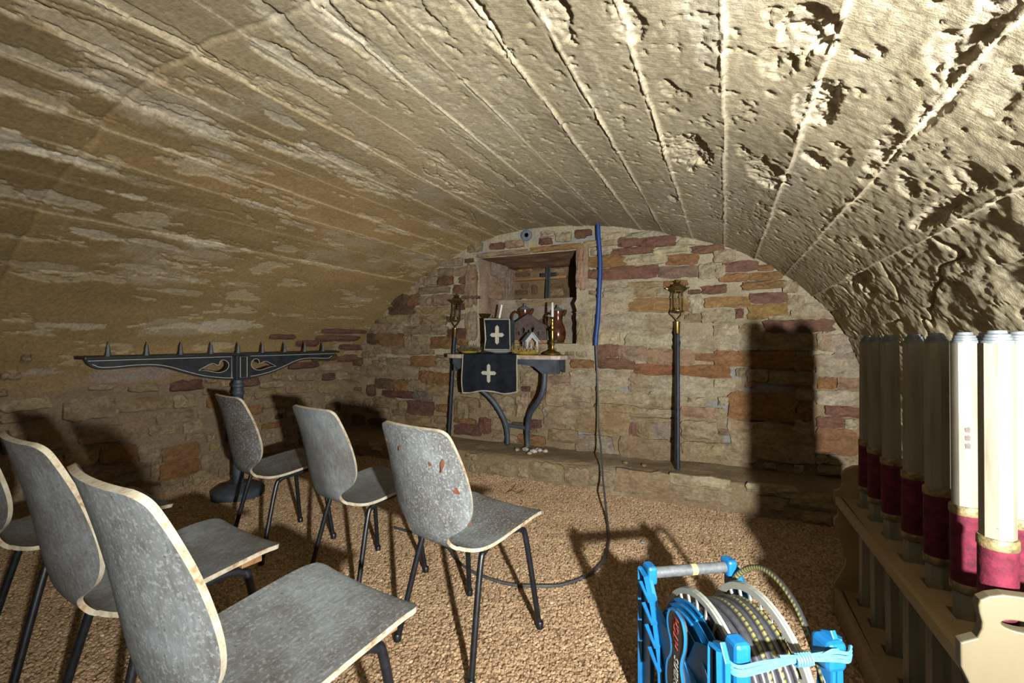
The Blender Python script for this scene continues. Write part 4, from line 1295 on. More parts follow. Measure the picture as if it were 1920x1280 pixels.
# little gabled house
hs = thing('gabled_house', 'little gabled wooden house with white trim standing in straw', 'miniature house', (-1.525, 3.63, SZ + .018), R(38))
hw_, hd_, hh_, rp_ = .052, .055, .10, .165
b = MB()
b.prism([(-hw_, 0), (hw_, 0), (hw_, hh_), (0, rp_), (-hw_, hh_)], [[(-.034, .012), (.034, .012), (.034, .092), (0, .128), (-.034, .092)]], .012, lambda a, c_, t: (a, -hd_ + t, c_)); b.build('gable_frame', M['house_white'], hs)
b = MB(); b.prism([(-hw_, 0), (hw_, 0), (hw_, hh_), (0, rp_), (-hw_, hh_)], [], .008, lambda a, c_, t: (a, hd_ - .004 + t, c_)); b.build('gable_wall', M['house_wood'], hs)
for s in (-1, 1):
    b = MB(); b.box((s * (hw_ - .003), 0, hh_ / 2), (.006, hd_ * 2 - .01, hh_)); b.build('side_wall', M['house_wood'], hs)
    b = MB(); b.box((s * hw_, -.02, .05), (.008, .014, .10)); b.box((s * hw_, .048, .05), (.008, .012, .10)); b.build('corner_post', M['house_white'], hs)
    sl = math.atan2(rp_ - hh_, hw_)
    b = MB(); b.box((s * (hw_ / 2 + .006), 0, (hh_ + rp_) / 2 + .002), (.098, hd_ * 2 + .03, .008), rot=Matrix.Rotation(s * sl, 3, 'Y')); b.build('roof_board', M['house_roof'], hs)
b = MB(); b.lathe([(.012, .012), (.016, .03), (.012, .055), (.016, .06), (.010, .082), (.002, .086)], (.006, -.005, 0), 12); b.build('figurine', M['house_white'], hs, True)
b = MB(); b.box((0, 0, .004), (.11, .116, .008)); b.build('floor_board', M['house_wood'], hs)

# candlesticks
cs = thing('brass_candlestick', 'tall turned brass candlestick with white candle, right end of the table', 'candlestick', (-1.335, 3.665, SZ))
b = MB(); b.lathe([(.072, 0), (.075, .006), (.073, .014), (.060, .024), (.040, .030), (.022, .038), (.016, .05), (.013, .075), (.020, .092), (.022, .102), (.015, .112), (.019, .118), (.014, .124), (.0125, .15), (.0115, .205), (.018, .212), (.013, .222),
                   (.017, .238), (.012, .250), (.012, .285), (.016, .292), (.014, .305), (.024, .314), (.028, .322), (.024, .324), (.014, .320)], n=28); b.build('stem', M['brass'], cs, True)
b = MB(); b.lathe([(.0115, .316), (.0115, .40), (.0095, .405), (.0092, .443), (.004, .450)], n=16); b.build('candle', M['wax'], cs, True)
x, z = on_y(911, 592, 3.70)
cp = thing('pan_candlestick', 'tarnished brass candlestick with empty wide pan, behind the veiled box', 'candlestick', (x, 3.70, SZ))
hh = z - SZ + .0
b = MB(); b.lathe([(.05, 0), (.052, .008), (.03, .02), (.012, .035), (.010, .12), (.016, .14), (.010, .16), (.010, hh - .06), (.022, hh - .045), (.014, hh - .035), (.024, hh - .015), (.034, hh - .01), (.044, hh + .012), (.052, hh + .016), (.050, hh + .018), (.02, hh + .006)], n=26); b.build('stem', M['dark_brass'], cp, True)
x, z = on_y(934, 600, 3.74)
ci = thing('iron_candle_holder', 'small iron holder with leaning white candle, behind the veiled box', 'candlestick', (x, 3.74, SZ))
hh = z - SZ + .02
b = MB(); b.lathe([(.04, 0), (.04, .006), (.008, .012), (.006, hh - .05), (.012, hh - .04), (.006, hh - .03), (.012, hh - .01), (.016, hh), (.010, hh + .002)], n=16)
b.tube([(-.004, -.0, hh - .03), (-.02, 0, hh - .01), (-.026, 0, hh + .012), (-.016, 0, hh + .022)], .004, 6); b.tube([(.004, 0, hh - .04), (.016, 0, hh - .03), (.024, 0, hh - .01)], .004, 6)
b.build('stem', M['dark_brass'], ci, True)
b = MB(); b.tube([(.012, 0, hh - .005), (.038, 0, hh + .12)], .0105, 12); b.build('candle', M['wax'], ci, True)


# jugs, carving, cross in the niche
def jug(label, x, y, z, hgt, rz, stretch=1.0):
    t = thing('glazed_jug', label, 'jug', (x, y, z), rz)
    k = hgt
    b = MB(); b.lathe([(.17 * k, 0), (.19 * k, .02 * k), (.24 * k, .15 * k), (.25 * k, .32 * k), (.21 * k, .5 * k), (.155 * k, .62 * k), (.14 * k, .72 * k), (.16 * k, .86 * k), (.185 * k, .97 * k), (.18 * k, 1.0 * k), (.16 * k, .98 * k), (.12 * k, .7 * k)], n=28)
    b.build('body', M['copper'], t, True)
    b = MB(); b.tube(catmull([(-.16 * k, 0, .88 * k), (-.26 * k, 0, .93 * k), (-.36 * k, 0, .84 * k), (-.38 * k, 0, .66 * k), (-.32 * k, 0, .48 * k), (-.23 * k, 0, .38 * k)], 6), .028 * k, 8); b.build('handle', M['copper'], t, True)
    b = MB(); b.tube([(.15 * k, 0, .86 * k), (.22 * k, 0, .95 * k), (.26 * k, 0, 1.02 * k)], [.07 * k, .05 * k, .03 * k], 10); b.build('spout', M['copper'], t, True)
    b = MB(); b.lathe([(.185 * k, .985 * k), (.15 * k, 1.04 * k), (.06 * k, 1.08 * k), (.03 * k, 1.12 * k), (.04 * k, 1.15 * k), (.01 * k, 1.18 * k)], n=20); b.build('lid', M['zinc'], t, True)
    return t


x, z = on_y(1046, 600, 4.0)
jug('tall dark glossy brown jug at the right in the niche, behind the brass candlestick', x + .0, 4.0, NZ0 + .006, .30, R(20))
x, z = on_y(984, 600, 4.03)
jug('dark brown jug half hidden behind the carved gable in the niche', x, 4.03, NZ0 + .006, .325, R(20))
gx_, gz_ = on_y(992, 640, 3.90)
gb = thing('carved_gable', 'dark carved wooden gable with pierced foliage standing in the niche', 'carving', (gx_, 3.88, NZ0 + .004), R(6))
b = MB()
out = [(-.20, .03), (-.20, .13), (-.16, .15), (-.11, .19), (-.05, .232), (.0, .262), (.04, .25), (.09, .205), (.14, .17), (.17, .14), (.18, .03)]
hol = [[(-.06, .13), (-.045, .15), (-.03, .13), (-.035, .10), (-.05, .09)], [(.03, .14), (.055, .155), (.06, .135), (.045, .10), (.03, .11)], [(-.10, .10), (-.085, .115), (-.08, .08), (-.095, .075)], [(.09, .10), (.105, .11), (.11, .08), (.095, .075)], [(-.005, .115), (.012, .13), (.015, .10), (.0, .09)]]
b.prism(out, hol, .028, lambda a, c_, t: (a, t, c_), bev=.003); b.build('pierced_panel', M['carved'], gb)
rg = random.Random(3)
for k in range(26):
    b = MB()
    x0 = rg.uniform(-.17, .16); z0 = rg.uniform(.04, .05 + .17 * (1 - abs(x0) / .2)); a = rg.uniform(0, 6.28)
    pts = [(x0 + .018 * math.cos(a + q * 1.1) * (1 - q * .25), -.016, z0 + .018 * math.sin(a + q * 1.1) * (1 - q * .25)) for q in range(4)]
    b.tube(pts, [.006, .0055, .005, .003], 5)
    b.build('carved_leaf', M['carved'], gb)
b = MB(); b.box((-.01, 0, .015), (.42, .06, .03), bev=.003); b.build('foot_rail', M['house_wood'], gb)
for s in (-1, 1):
    b = MB(); b.tube([(s * -.005, -.008, .268), (s * .20, -.008, .135)], .011, 6); b.build('raking_moulding', M['carved'], gb)
x, z = on_y(1027, 556, 4.24)
cr_ = thing('altar_cross', 'dark cross with pale metal edging leaning against the niche back', 'cross', (x, 4.235, 1.58))
b = MB(); b.box((0, .02, .17), (.04, .018, .335), bev=.003, rot=Matrix.Rotation(-.1, 3, 'X')); b.box((0, .027, .245), (.165, .018, .038), bev=.003, rot=Matrix.Rotation(-.1, 3, 'X')); b.build('cross_body', M['black_paint'], cr_)
b = MB()
for s in (-1, 1): b.tube([(s * .018, -.004, .006), (s * .018, .028, .33)], .0025, 5)
b.tube([(-.018, -.004, .008), (.018, -.004, .008)], .003, 5)
b.build('metal_edging', M['zinc'], cr_)
x, z = on_y(985, 557, 4.2)
b = MB(); b.lathe([(.03, 0), (.032, .003), (.015, .008), (.001, .009)], n=18); o = b.build('shell_dish', M['plate'], None, True); o.location = (x, 4.17, 1.579)
tag(o, 'tiny pale saucer on the upper step of the niche', 'dish')
x, z = on_y(1038, 627, 3.93)
b = MB(); b.lathe([(.004, 0), (.006, .02), (.006, .05), (.016, .07), (.017, .075), (.01, .074)], n=16, rot=Matrix.Rotation(R(90), 3, 'Y') ); o = b.build('metal_snuffer', M['zinc'], None, True); o.location = (x - .04, 3.92, NZ0 + .022)
tag(o, 'small metal snuffer lying before the right-hand jug', 'snuffer')


# ------------------------------------------------------------------ processional lanterns leaning on the wall
def lantern(label, foot, top, rz):
    t = thing('pole_lantern', label, 'lantern', foot)
    f = Vector(foot); d = (Vector(top) - f); L = d.length; d.normalize()
    q = Vector((0, 0, 1)).rotation_difference(d)
    t.rotation_mode = 'QUATERNION'; t.rotation_quaternion = q
    Lp = L - .325
    b = MB(); b.lathe([(.0165, 0), (.0185, .004), (.0185, Lp - .0), (.016, Lp + .002)], n=8); b.build('pole', M['navy'], t)
    b = MB(); b.lathe([(.017, Lp - .09), (.0185, Lp - .088), (.0180, Lp - .01), (.0205, Lp - .005), (.0205, Lp + .002), (.010, Lp + .008)], n=16); o = b.build('ferrule', M['brass'], t, True)
    o.scale = (1.15, 1.15, 1)
    z0 = Lp
    b = MB()
    for s in (-1, 1):
        b.tube(catmull([(0, 0, z0), (s * .006, 0, z0 + .02), (s * .03, 0, z0 + .05), (s * .046, 0, z0 + .075), (s * .047, 0, z0 + .085)], 4), .005, 6)
    b.build('fork', M['dark_brass'], t, True)
    b = MB(); b.lathe([(.012, z0 + .070), (.03, z0 + .076), (.05, z0 + .080), (.052, z0 + .086), (.03, z0 + .088), (.022, z0 + .092), (.02, z0 + .112), (.018, z0 + .112)], n=20)
    b.build('candle_cup', M['dark_brass'], t, True)
    for k in range(6):
        a = k * math.pi / 3 + .3
        b = MB(); b.tube([(.044 * math.cos(a), .044 * math.sin(a), z0 + .082), (.041 * math.cos(a), .041 * math.sin(a), z0 + .245)], .0042, 6); b.build('cage_rod', M['dark_brass'], t, True)
    b = MB(); b.lathe([(.046, z0 + .236), (.050, z0 + .242), (.060, z0 + .250), (.080, z0 + .268), (.078, z0 + .272), (.055, z0 + .272), (.042, z0 + .292), (.022, z0 + .304), (.018, z0 + .312), (.028, z0 + .318), (.028, z0 + .322), (.010, z0 + .326), (.006, z0 + .336)], n=6, phase=.3)
    for k in range(6):
        a = k * math.pi / 3 + .3
        b.tube([(.070 * math.cos(a), .070 * math.sin(a), z0 + .262), (.084 * math.cos(a), .084 * math.sin(a), z0 + .268), (.090 * math.cos(a), .090 * math.sin(a), z0 + .282)], [.006, .005, .002], 5)
    b.build('roof', M['dark_brass'], t)
    b = MB(); b.lathe([(.034, z0 + .236), (.034, z0 + .238), (.020, z0 + .240)], n=16); b.build('inner_ring', M['dark_brass'], t)
    return t


tx, tz = on_y(1270, 527, 3.77)
lantern('brass-topped pole lantern leaning on the wall right of the blue conduit', (-.322, 3.60, .205), (tx, 3.765, tz), 0)
tx, tz = on_y(857, 553, 3.775)
lantern('brass-topped pole lantern behind the left end of the console table', (-2.405, 3.70, .205), (tx, 3.775, tz), 0)

# ------------------------------------------------------------------ drain pipe, conduit, cable
x, z = on_y(988, 441, WALL_Y)
dp = thing('drain_pipe', 'round grey pipe end set in the wall above the niche', 'pipe', (x, WALL_Y, z))
rx = Matrix.Rotation(R(90), 3, 'X')
b = MB(); b.lathe([(.050, -.06), (.050, .022), (.042, .024), (.042, .012)], n=28, rot=rx); b.build('pipe_rim', M['pipe'], dp, True)
b = MB(); b.lathe([(.041, -.05), (.041, .008), (.02, .012)], n=24, rot=rx); b.build('pipe_plug', M['pipe_dark'], dp, True)
cond = thing('conduit', 'bright blue conduit hanging from the vault with a thin grey cable', 'conduit', (on_y(1121, 420, 3.79)[0], 3.79, on_y(1121, 420, 3.79)[1]))
cl = Vector(cond.location)
pts = []
for px, py in ((1121, 412), (1122, 440), (1125, 480), (1125, 515), (1123, 560), (1121, 600), (1118, 630), (1117, 648)):
    x, z = on_y(px, py, 3.785); pts.append(Vector((x, 3.785, z)) - cl)
b = MB(); b.tube(catmull(pts, 6), .0185, 14); b.build('blue_sleeve', M['conduit'], cond, True)
pts = []
for px, py, Y in ((1117, 640, 3.785), (1118, 660, 3.785), (1120, 709, 3.77), (1123, 800, 3.64), (1127, 842, 3.50), (1131, 902, 3.25), (1137, 960, 2.98)):
    x, z = on_y(px, py, Y); pts.append(Vector((x, Y, z)) - cl)
for px, py in ((1141, 1000), (1137, 1035), (1112, 1068), (1060, 1091), (1010, 1097), (950, 1090), (890, 1072), (855, 1047), (838, 1025), (800, 1003), (740, 985)):
    x, y = on_z(px, py, .012); pts.append(Vector((x, y, floor_z(x, y) + .014)) - cl)
q = catmull(pts, 8)
b = MB(); b.tube(q, .0072, 8); b.build('cable', M['iron'], cond, True)

# ------------------------------------------------------------------ cable reel
rp = (-.21, 1.49)
RZ = R(33.7)
rl = thing('cable_reel', 'blue plastic cable reel wound with black yellow-flecked cable', 'cable reel', (rp[0], rp[1], floor_z(*rp) + .006), RZ)
# local: x along the axle (u), -y towards the front (v), z up
WU, DV = .245, .40
AX = (-.195, .245)          # axle (y, z)


def side_frame(x, s):
    b = MB()
    to3 = lambda a, c_, t: (x + t, -a, c_)
    ring_in = [(.195 + .10 * math.cos(q), .245 + .10 * math.sin(q)) for q in np.linspace(0, 2 * math.pi, 20, endpoint=False)]
    body = [(-.012, 0), (-.014, .44), (.0, .458), (.02, .455), (.035, .43), (.075, .372), (.135, .35), (.20, .355), (.27, .30), (.33, .27), (.36, .30), (.37, .46), (.40, .475), (.42, .44), (.425, .0), (.36, .0), (.33, .05), (.09, .05), (.05, .0)]
    b.prism(body, [[(.045, .10), (.045, .33), (.09, .28), (.11, .14), (.10, .08)]], .014, to3, bev=.002)
    b.build('side_panel', M['blue_plastic'], rl)
    # flange edges of the panel: raised ribs
    b = MB()
    b.tube([(x + s * .012, .012, .0), (x + s * .012, .012, .445), (x + s * .012, -.03, .435), (x + s * .012, -.075, .368), (x + s * .012, -.12, .24), (x + s * .012, -.13, .10)], .009, 4)
    b.tube([(x + s * .012, -.365, .0), (x + s * .012, -.372, .455), (x + s * .012, -.405, .46), (x + s * .012, -.42, .0)], .008, 4)
    b.build('edge_rib', M['blue_plastic'], rl)
    for k in range(4):
        zz = .40 - k * .055
        b = MB(); b.box((x + s * .014, -.045 - k * .020, zz), (.03, .07, .006), rot=Matrix.Rotation(.4, 3, 'X')); b.build('web', M['blue_plastic'], rl)


side_frame(-.02, -1)
side_frame(WU + .02, 1)
b = MB(); b.tube([(-.01, -.012, .438), (WU + .01, -.012, .438)], .0165, 16); b.build('handle_bar', M['galv'], rl, True)
b = MB(); b.tube([(.125, -.012, .438), (.143, -.012, .438)], .0172, 16); b.build('tape_band', M['yellow'], rl, True)
for x in (-.012, WU + .012):
    b = MB(); b.box((x, -.012, .438), (.03, .05, .055), bev=.008); b.build('handle_socket', M['blue_plastic'], rl)
for k in range(4):
    xx = -.006 + k * .013; rr = .150 + .011 * k
    b = MB(); b.tube([(xx, AX[0] + rr * math.cos(a), AX[1] + rr * math.sin(a)) for a in np.linspace(-2.9, 1.75, 30)], .0045, 5); b.lathe([(rr, -.001), (rr, .001)], (xx, AX[0], AX[1]), 30, rot=Matrix.Rotation(R(90), 3, 'Y')); b.build('hub_fin', M['blue_plastic'], rl)
fl = []
for x, ro in ((.052, .212), (WU - .03, .216)):
    b = MB()
    ringo = [(ro * math.cos(q), ro * math.sin(q)) for q in np.linspace(0, 2 * math.pi, 56, endpoint=False)]
    wn = []
    for k in range(26):
        a0 = k * math.pi / 13 + .02; a1 = (k + 1) * math.pi / 13 - .02
        wn.append([(.150 * math.cos(q), .150 * math.sin(q)) for q in np.linspace(a0, a1, 4)] + [(.196 * math.cos(q), .196 * math.sin(q)) for q in np.linspace(a1, a0, 4)])
    b.prism(ringo, wn, .007, lambda a, c_, t, x=x: (x + t, AX[0] + a, AX[1] + c_), bev=.001); fo = b.build('flange', M['grey_plastic'], rl)
    b = MB()
    for k in range(40):
        a = k * math.pi / 20
        b.tube([(x + .004, AX[0] + .194 * math.cos(a), AX[1] + .194 * math.sin(a)), (x + .011, AX[0] + (ro - .004) * math.cos(a), AX[1] + (ro - .004) * math.sin(a))], .003, 4)
    b.tube([(x + .009, AX[0] + (ro - .003) * math.cos(q), AX[1] + (ro - .003) * math.sin(q)) for q in np.linspace(0, 6.2832, 57)[:-1]], .006, 5, closed=True)
    b.build('rim_rib', M['grey_plastic'], fo)
    fl.append(fo)
b = MB(); b.lathe([(.11, 0), (.11, .20)], (.05, AX[0], AX[1]), 30, rot=Matrix.Rotation(R(90), 3, 'Y')); b.build('drum', M['blue_plastic'], rl, True)
nco = 9
for layer, (rc, n_) in enumerate(((.150, 8), (.172, 9))):
    for k in range(n_):
        xx = .064 + (.15) * (k + (.5 if layer == 0 else 0)) / (nco - 1)
        stripe = layer == 1 and k in (4, 6, 8)
        rr = rc + .003 * math.sin(k * 2.3)
        nseg = 230 if stripe else 44
        b = MB(); b.tube([(xx + .004 * math.sin(2 * q + k), AX[0] + rr * math.cos(q), AX[1] + rr * math.sin(q)) for q in np.linspace(0, 2 * math.pi, nseg, endpoint=False)], .0108, 8, closed=True)
        o = b.build('cable_turn', M['scable'] if stripe else M['cable'], rl, True, 80)
        if stripe:
            ca = o.data.color_attributes.new('tone', 'FLOAT_COLOR', 'POINT')
            cc = np.ones((len(o.data.vertices), 4), np.float32); cc[:, :3] = (.04, .04, .045)
            for i in range(nseg):
                for j in range(8):
                    # flecked yellow line along the outside of the cable
                    if j in (2,) and i % 3 != 0: cc[i * 8 + j, :3] = (.36, .35, .10)
            ca.data.foreach_set('color', cc.reshape(-1))
# loose loop of cable over the far flange
lp_ = catmull([(.235, -.02, .36), (.262, -.06, .44), (.275, -.12, .487), (.278, -.19, .495), (.272, -.27, .468), (.262, -.33, .42), (.254, -.385, .35), (.250, -.43, .25), (.248, -.45, .05)], 14)
b = MB(); b.tube([tuple(q) for q in lp_], .0085, 8); o = b.build('cable_loop', M['scable'], rl, True, 80)
ca = o.data.color_attributes.new('tone', 'FLOAT_COLOR', 'POINT')
cc = np.ones((len(o.data.vertices), 4), np.float32); cc[:, :3] = (.04, .04, .045)
for i in range(len(lp_)):
    for j in range(8):
        if j in (1, 2, 3) and i % 2 == 0: cc[i * 8 + j, :3] = (.36, .35, .10)
ca.data.foreach_set('color', cc.reshape(-1))
# front guard plate, cord between the posts
b = MB(); b.prism([(.225, .02), (.40, .02), (.40, .415), (.33, .405), (.27, .39), (.235, .30)], [[(.35, .28), (.36, .28), (.36, .37), (.35, .37)], [(.25, .2), (.29, .2), (.26, .28)]], .008, lambda a, c_, t: (-.024 + t + (a - .225) * .32, -a, c_), bev=.001); b.build('guard_plate', M['blue_plastic'], rl)
b = MB(); b.box((WU + .012, -.395, .425), (.05, .06, .07), bev=.012); b.box((WU + .02, -.39, .37), (.03, .05, .10), bev=.006); b.build('post_head', M['blue_plastic'], rl)
b = MB(); b.box((.022, -.392, .425), (.04, .05, .10), bev=.01); b.build('post_head', M['blue_plastic'], rl)
b = MB()
for k, dz in enumerate((0, .010, -.009)):
    b.tube(catmull([(-.012, -.385, .425 + dz), (.0, -.424, .424 + dz), (.06, -.425, .428 + dz), (.15, -.425, .436 + dz * .4), (.24, -.428, .435 + dz), (WU + .03, -.43, .43 + dz), (WU + .058, -.41, .43 + dz)], 5), .0042, 6)
for k in range(6):
    a = .145 + k * .007
    b.tube([(a, -.425 + .011 * math.cos(q), .434 + .012 * math.sin(q)) for q in np.linspace(0, 5.6, 9)], .0036, 5)
b.tube([(.15, -.43, .445), (.12, -.435, .452), (.10, -.43, .450)], .0036, 5)
b.tube([(.20, -.43, .44), (.23, -.435, .455), (.25, -.43, .45)], .0036, 5)
b.build('tie_cord', M['rope'], rl, True)
# oval name plate: leans outward on the near side
lab_poly = catmull([(.0, .145), (.03, .135), (.045, .10), (.044, .055), (.033, .015), (.030, -.02), (.040, -.06), (.048, -.10), (.040, -.145), (.0, -.165), (-.032, -.145), (-.044, -.10), (-.040, -.05), (-.022, -.01), (-.022, .03), (-.040, .065), (-.044, .10), (-.03, .135), (0, .145)], 4)[:-1]
LC = (-.212, .318)


def plate3(a, c_, t):
    return (-.030 + (c_) * .02 + t, LC[0] - a, LC[1] + c_ * .80)


b = MB(); b.prism([tuple(q) for q in lab_poly], [], .012, plate3, bev=.002); pl_ = b.build('name_plate', M['dark_label'], rl)
b = MB(); b.tube([plate3(q[0], q[1], -.004) for q in lab_poly], .0042, 5, closed=True); b.build('plate_rim', M['blue_plastic'], pl_)


def text_mesh(body, size, name, mat, parent, to3, shear=.25):
    cu = bpy.data.curves.new(name, 'FONT'); cu.body = body; cu.size = size; cu.shear = shear
    cu.align_x = 'CENTER'; cu.align_y = 'CENTER'; cu.extrude = .0006; cu.resolution_u = 3
    ob = bpy.data.objects.new(name, cu); COL.objects.link(ob)
    me = bpy.data.meshes.new_from_object(ob.evaluated_get(bpy.context.evaluated_depsgraph_get()))
    bpy.data.objects.remove(ob); bpy.data.curves.remove(cu)
    for v in me.vertices: v.co = to3(v.co.x, v.co.y, v.co.z)
    return link(name, me, mat, parent, False)


# lettering runs upward; its top points to the back of the reel
text_mesh('Nexans', .048, 'lettering', M['silver_text'], pl_, lambda x, y, z: plate3(-y + .004, x - .075, -.0068 + z))
text_mesh('HTGH', .036, 'red_lettering', M['red_text'], pl_, lambda x, y, z: plate3(-y + .004, x + .075, -.0068 + z))

# ------------------------------------------------------------------ rack of processional torches
XC = .572
rk = thing('torch_rack', 'cream and pine rack with shaped end boards holding white torches, right wall', 'rack', (XC, 1.75, 0), R(1.2))
rinv = Matrix.Rotation(-R(1.2), 3, 'Z')


def RK(x, y, z):
    v = rinv @ Vector((x - XC, y - 1.75, z)); return (v.x, v.y, v.z)


YN, YF = 1.17, 2.35
near = [(1822, 1290), (1802, 1250), (1801, 1205), (1806, 1203), (1833, 1196), (1841, 1180), (1842, 1167), (1837, 1150), (1835, 1136), (1838, 1125), (1855, 1118), (1881, 1115)]
npts = [on_y(px, py, YN) for px, py in near]
npts = [(npts[0][0] - .00, .0), (npts[0][0] - .03, .05), (npts[0][0] - .06, .16), (npts[0][0] - .03, .30), (npts[0][0] + .02, .42)] + npts
half = [(x, z) for x, z in npts] + [(XC - .03, npts[-1][1] + .004)]
polyN = half + [(2 * XC - x, z) for x, z in half[::-1]]
hx, hz_ = on_y(1916, 1178, YN)
holes = [[(hx + .0 + .028 * math.cos(q), hz_ + .010 * math.sin(q) + .002) for q in np.linspace(0, 2 * math.pi, 18, endpoint=False)]]
b = MB(); b.prism(polyN, holes, .026, lambda a, c_, t: RK(a, YN + .013 + t, c_), bev=.003); b.build('end_board', M['cream'], rk)
far = [(1560, 1150), (1563, 1111), (1565, 1092), (1584, 1061), (1588, 1046), (1573, 1000), (1565, 984), (1565, 972), (1573, 964), (1573, 955), (1565, 936), (1565, 920), (1576, 917), (1581, 905), (1579, 889), (1587, 880), (1600, 875), (1612, 874)]
fpts = [on_y(px, py, YF) for px, py in far]
fpts = [(fpts[0][0], 0.0)] + fpts
polyF = fpts + [(2 * XC + .02 - x, z) for x, z in fpts[::-1]]
b = MB(); b.prism(polyF, [], .026, lambda a, c_, t: RK(a, YF + t, c_), bev=.003); b.build('end_board', M['wood'], rk)
FR = [2.24, 2.095, 1.93, 1.755, 1.60, 1.45, 1.245]
FX = [.516, .520, .522, .520, .527, .533, .505]
BK = [2.0, 1.815, 1.65, 1.53, 1.405]
TOR = [(FX[k], FR[k] + .012) for k in range(7)] + [(.603, y) for y in BK]
for zz, th, nm in ((.488, .022, 'shelf'), (.095, .030, 'base_board')):
    sq = lambda x, y: [(x - .034, y - .03), (x + .034, y - .03), (x + .034, y + .03), (x - .034, y + .03)]
    b = MB(); b.prism([(.452, YN + .02), (.692, YN + .02), (.692, YF - .01), (.452, YF - .01)], [sq(x, y) for x, y in TOR], th, lambda a, c_, t: RK(a, c_, zz + t)); b.build(nm, M['wood'], rk)
for x in (.444, .700):
    b = MB(); b.box(RK(x, (YN + YF) / 2, .488), (.016, YF - YN - .03, .034), bev=.002); b.build('shelf_rail', M['wood'], rk)
    b = MB(); b.box(RK(x, (YN + YF) / 2, .06), (.022, YF - YN - .03, .10), bev=.002); b.build('base_rail', M['wood'], rk)

tor_labels = ['farthest white torch in the left file of the rack, beside the scalloped far board', 'second white torch from the far board in the rack, left file', 'third white torch from the far board in the rack, left file',
              'fourth white torch from the far board in the rack, left file', 'white torch directly behind the fully lit one in the rack', 'fully lit white torch with dark marks and bright maroon sleeve',
              'nearest white torch, behind the cream end board with the hole', 'white torch farthest back in the right file of the rack', 'second white torch from the far end, right file of the rack', 'white torch of the right file seen beside the fully lit torch',
              'white torch of the right file close behind the nearest one', 'white torch at the right picture edge, front of the right file']


def make_torch(lab, loc):
    t = thing('processional_torch', lab, 'torch', loc, 0, 'white processional torches in the rack')
    b = MB(); ph = math.pi / 8
    b.lathe([(.0275, .0), (.0275, 1.075)], n=8, phase=ph)
    b.build('shaft', M['white'], t)
    b = MB(); b.lathe([(.0300, .488), (.0305, .490), (.0300, .665), (.0298, .667)], n=16, phase=ph); b.build('velvet_sleeve', M['velvet'], t, True)
    for z0 in (.478, .662):
        b = MB(); b.lathe([(.0300, z0), (.0318, z0 + .003), (.0318, z0 + .019), (.0300, z0 + .022)], n=16, phase=ph); b.build('braid_band', M['gilt'], t, True)
    b = MB(); b.lathe([(.0262, 1.074), (.0262, 1.080), (.0225, 1.081), (.0225, 1.086), (.0205, 1.087), (.0205, 1.092), (.0160, 1.094), (.0150, 1.100), (.0100, 1.101)], n=20); b.build('metal_cap', M['zinc'], t, True)
    return t


t0 = None
for k, (x, y) in enumerate(TOR):
    zz = .082
    if t0 is None: t0 = make_torch(tor_labels[k], (x, y, zz)); c = t0
    else:
        c = copy_tree(t0); c.location = (x, y, zz); c['label'] = tor_labels[k]
    rg = random.Random(40 + k)
    c.rotation_euler = (R(rg.uniform(-.5, .5)), R(rg.uniform(-.9, .2)), R(rg.uniform(-30, 30)) if k != 5 else R(24))
    if k == 5:
        for q in range(3):
            b = MB(); a = R(-100 - 24); n_ = Vector((math.cos(a), math.sin(a), 0)); s_ = Vector((-math.sin(a), math.cos(a), 0))
            pl5 = [(-.004, -.006), (.003, -.007), (.005, .001), (.002, .007), (-.005, .004)]
            b.prism(pl5, [], .001, lambda a_, b_, t_, q=q: tuple(n_ * (.0262 + t_) + s_ * a_ + Vector((0, 0, .83 + q * .019 + b_)))); b.build('dark_mark', M['carved'], c)

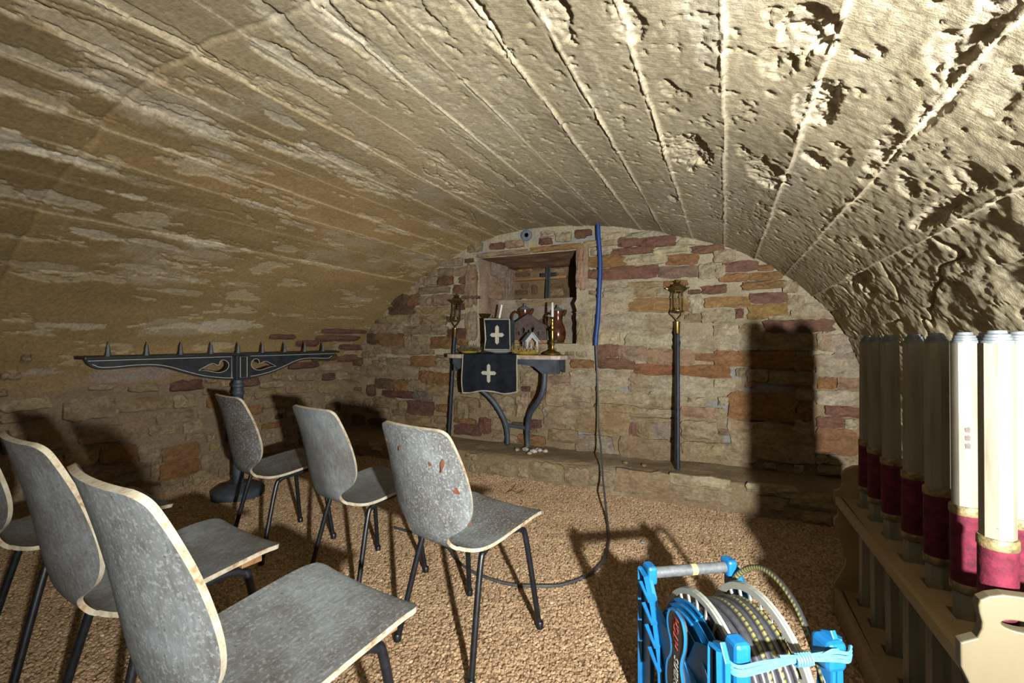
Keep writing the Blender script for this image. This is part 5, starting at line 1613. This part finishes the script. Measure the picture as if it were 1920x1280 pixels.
# ------------------------------------------------------------------ loose bits on the ledge and the floor
rg = random.Random(8)
deb = [(970, 850, 3.62, .035), (985, 846, 3.66, .045), (1000, 846, 3.62, .05), (1012, 842, 3.68, .04), (1022, 840, 3.68, .035), (993, 856, 3.56, .03), (1008, 836, 3.72, .03), (1172, 878, 3.6, .03), (1208, 886, 3.58, .03)]
dl = ['flattest', 'left-hand', 'largest', 'pointed', 'rear', 'front', 'small', 'ledge', 'ledge']
for k, (px, py, Y, s) in enumerate(deb):
    x, z = on_y(px, py, Y)
    b = MB(); bm = bmesh.new(); bmesh.ops.create_icosphere(bm, subdivisions=2, radius=1)
    for v in bm.verts: v.co *= 1 + rg.uniform(-.22, .22)
    b.add([(v.co.x * s * .75, v.co.y * s * .6, v.co.z * s * .38) for v in bm.verts], [[v.index for v in f.verts] for f in bm.faces]); bm.free()
    o = b.build('rubble_chip', M['stone'], None); o.color = (.85, .80, .68, 1) if k < 7 else (.5, .40, .2, 1)
    o.location = (x, Y, .205 + s * .28); o.rotation_euler = (0, 0, rg.uniform(0, 6))
    tag(o, ('pale plaster chip at the console table feet, %s from the left' % ['first', 'second', 'fourth', 'sixth', 'seventh', 'third', 'fifth'][k]) if k < 7 else ('ochre stone chip on the ledge left of the right-hand pole lantern' if k == 8 else 'ochre stone chip on the ledge right of the hanging cable'), 'rubble', 'plaster chips at the foot of the altar table' if k < 7 else None)
for px, py, s, lab, nm in [(1128, 997, .014, 'white chip on the gravel beside the standing cable', 'pale_chip'), (1205, 1012, .016, 'pale chip on the gravel in front of the back ledge, near the reel shadow', 'pale_chip')]:
    x, y = on_z(px, py, .01)
    b = MB(); b.lathe([(.6 * s, -.3 * s), (s, 0), (.5 * s, .35 * s)], n=6); o = b.build('pale_chip', M['house_white'], None); o.location = (x, y, floor_z(x, y) + .010)
    tag(o, lab, 'chip')
x, y = on_z(960, 925, .01)
b = MB(); b.tube(catmull([(0, 0, .008), (.05, .03, .03), (.10, .02, .02), (.15, .05, .035)], 4), .0025, 5); b.tube([(.05, .03, .03), (.07, .07, .05), (.075, .09, .06)], .0018, 5); b.tube([(.10, .02, .02), (.12, -.02, .04)], .0018, 5)
o = b.build('dry_twig', M['thorn'], None); o.location = (x - .06, y, floor_z(x, y)); tag(o, 'dark dry twig lying on gravel beyond the speckled front chair', 'twig')
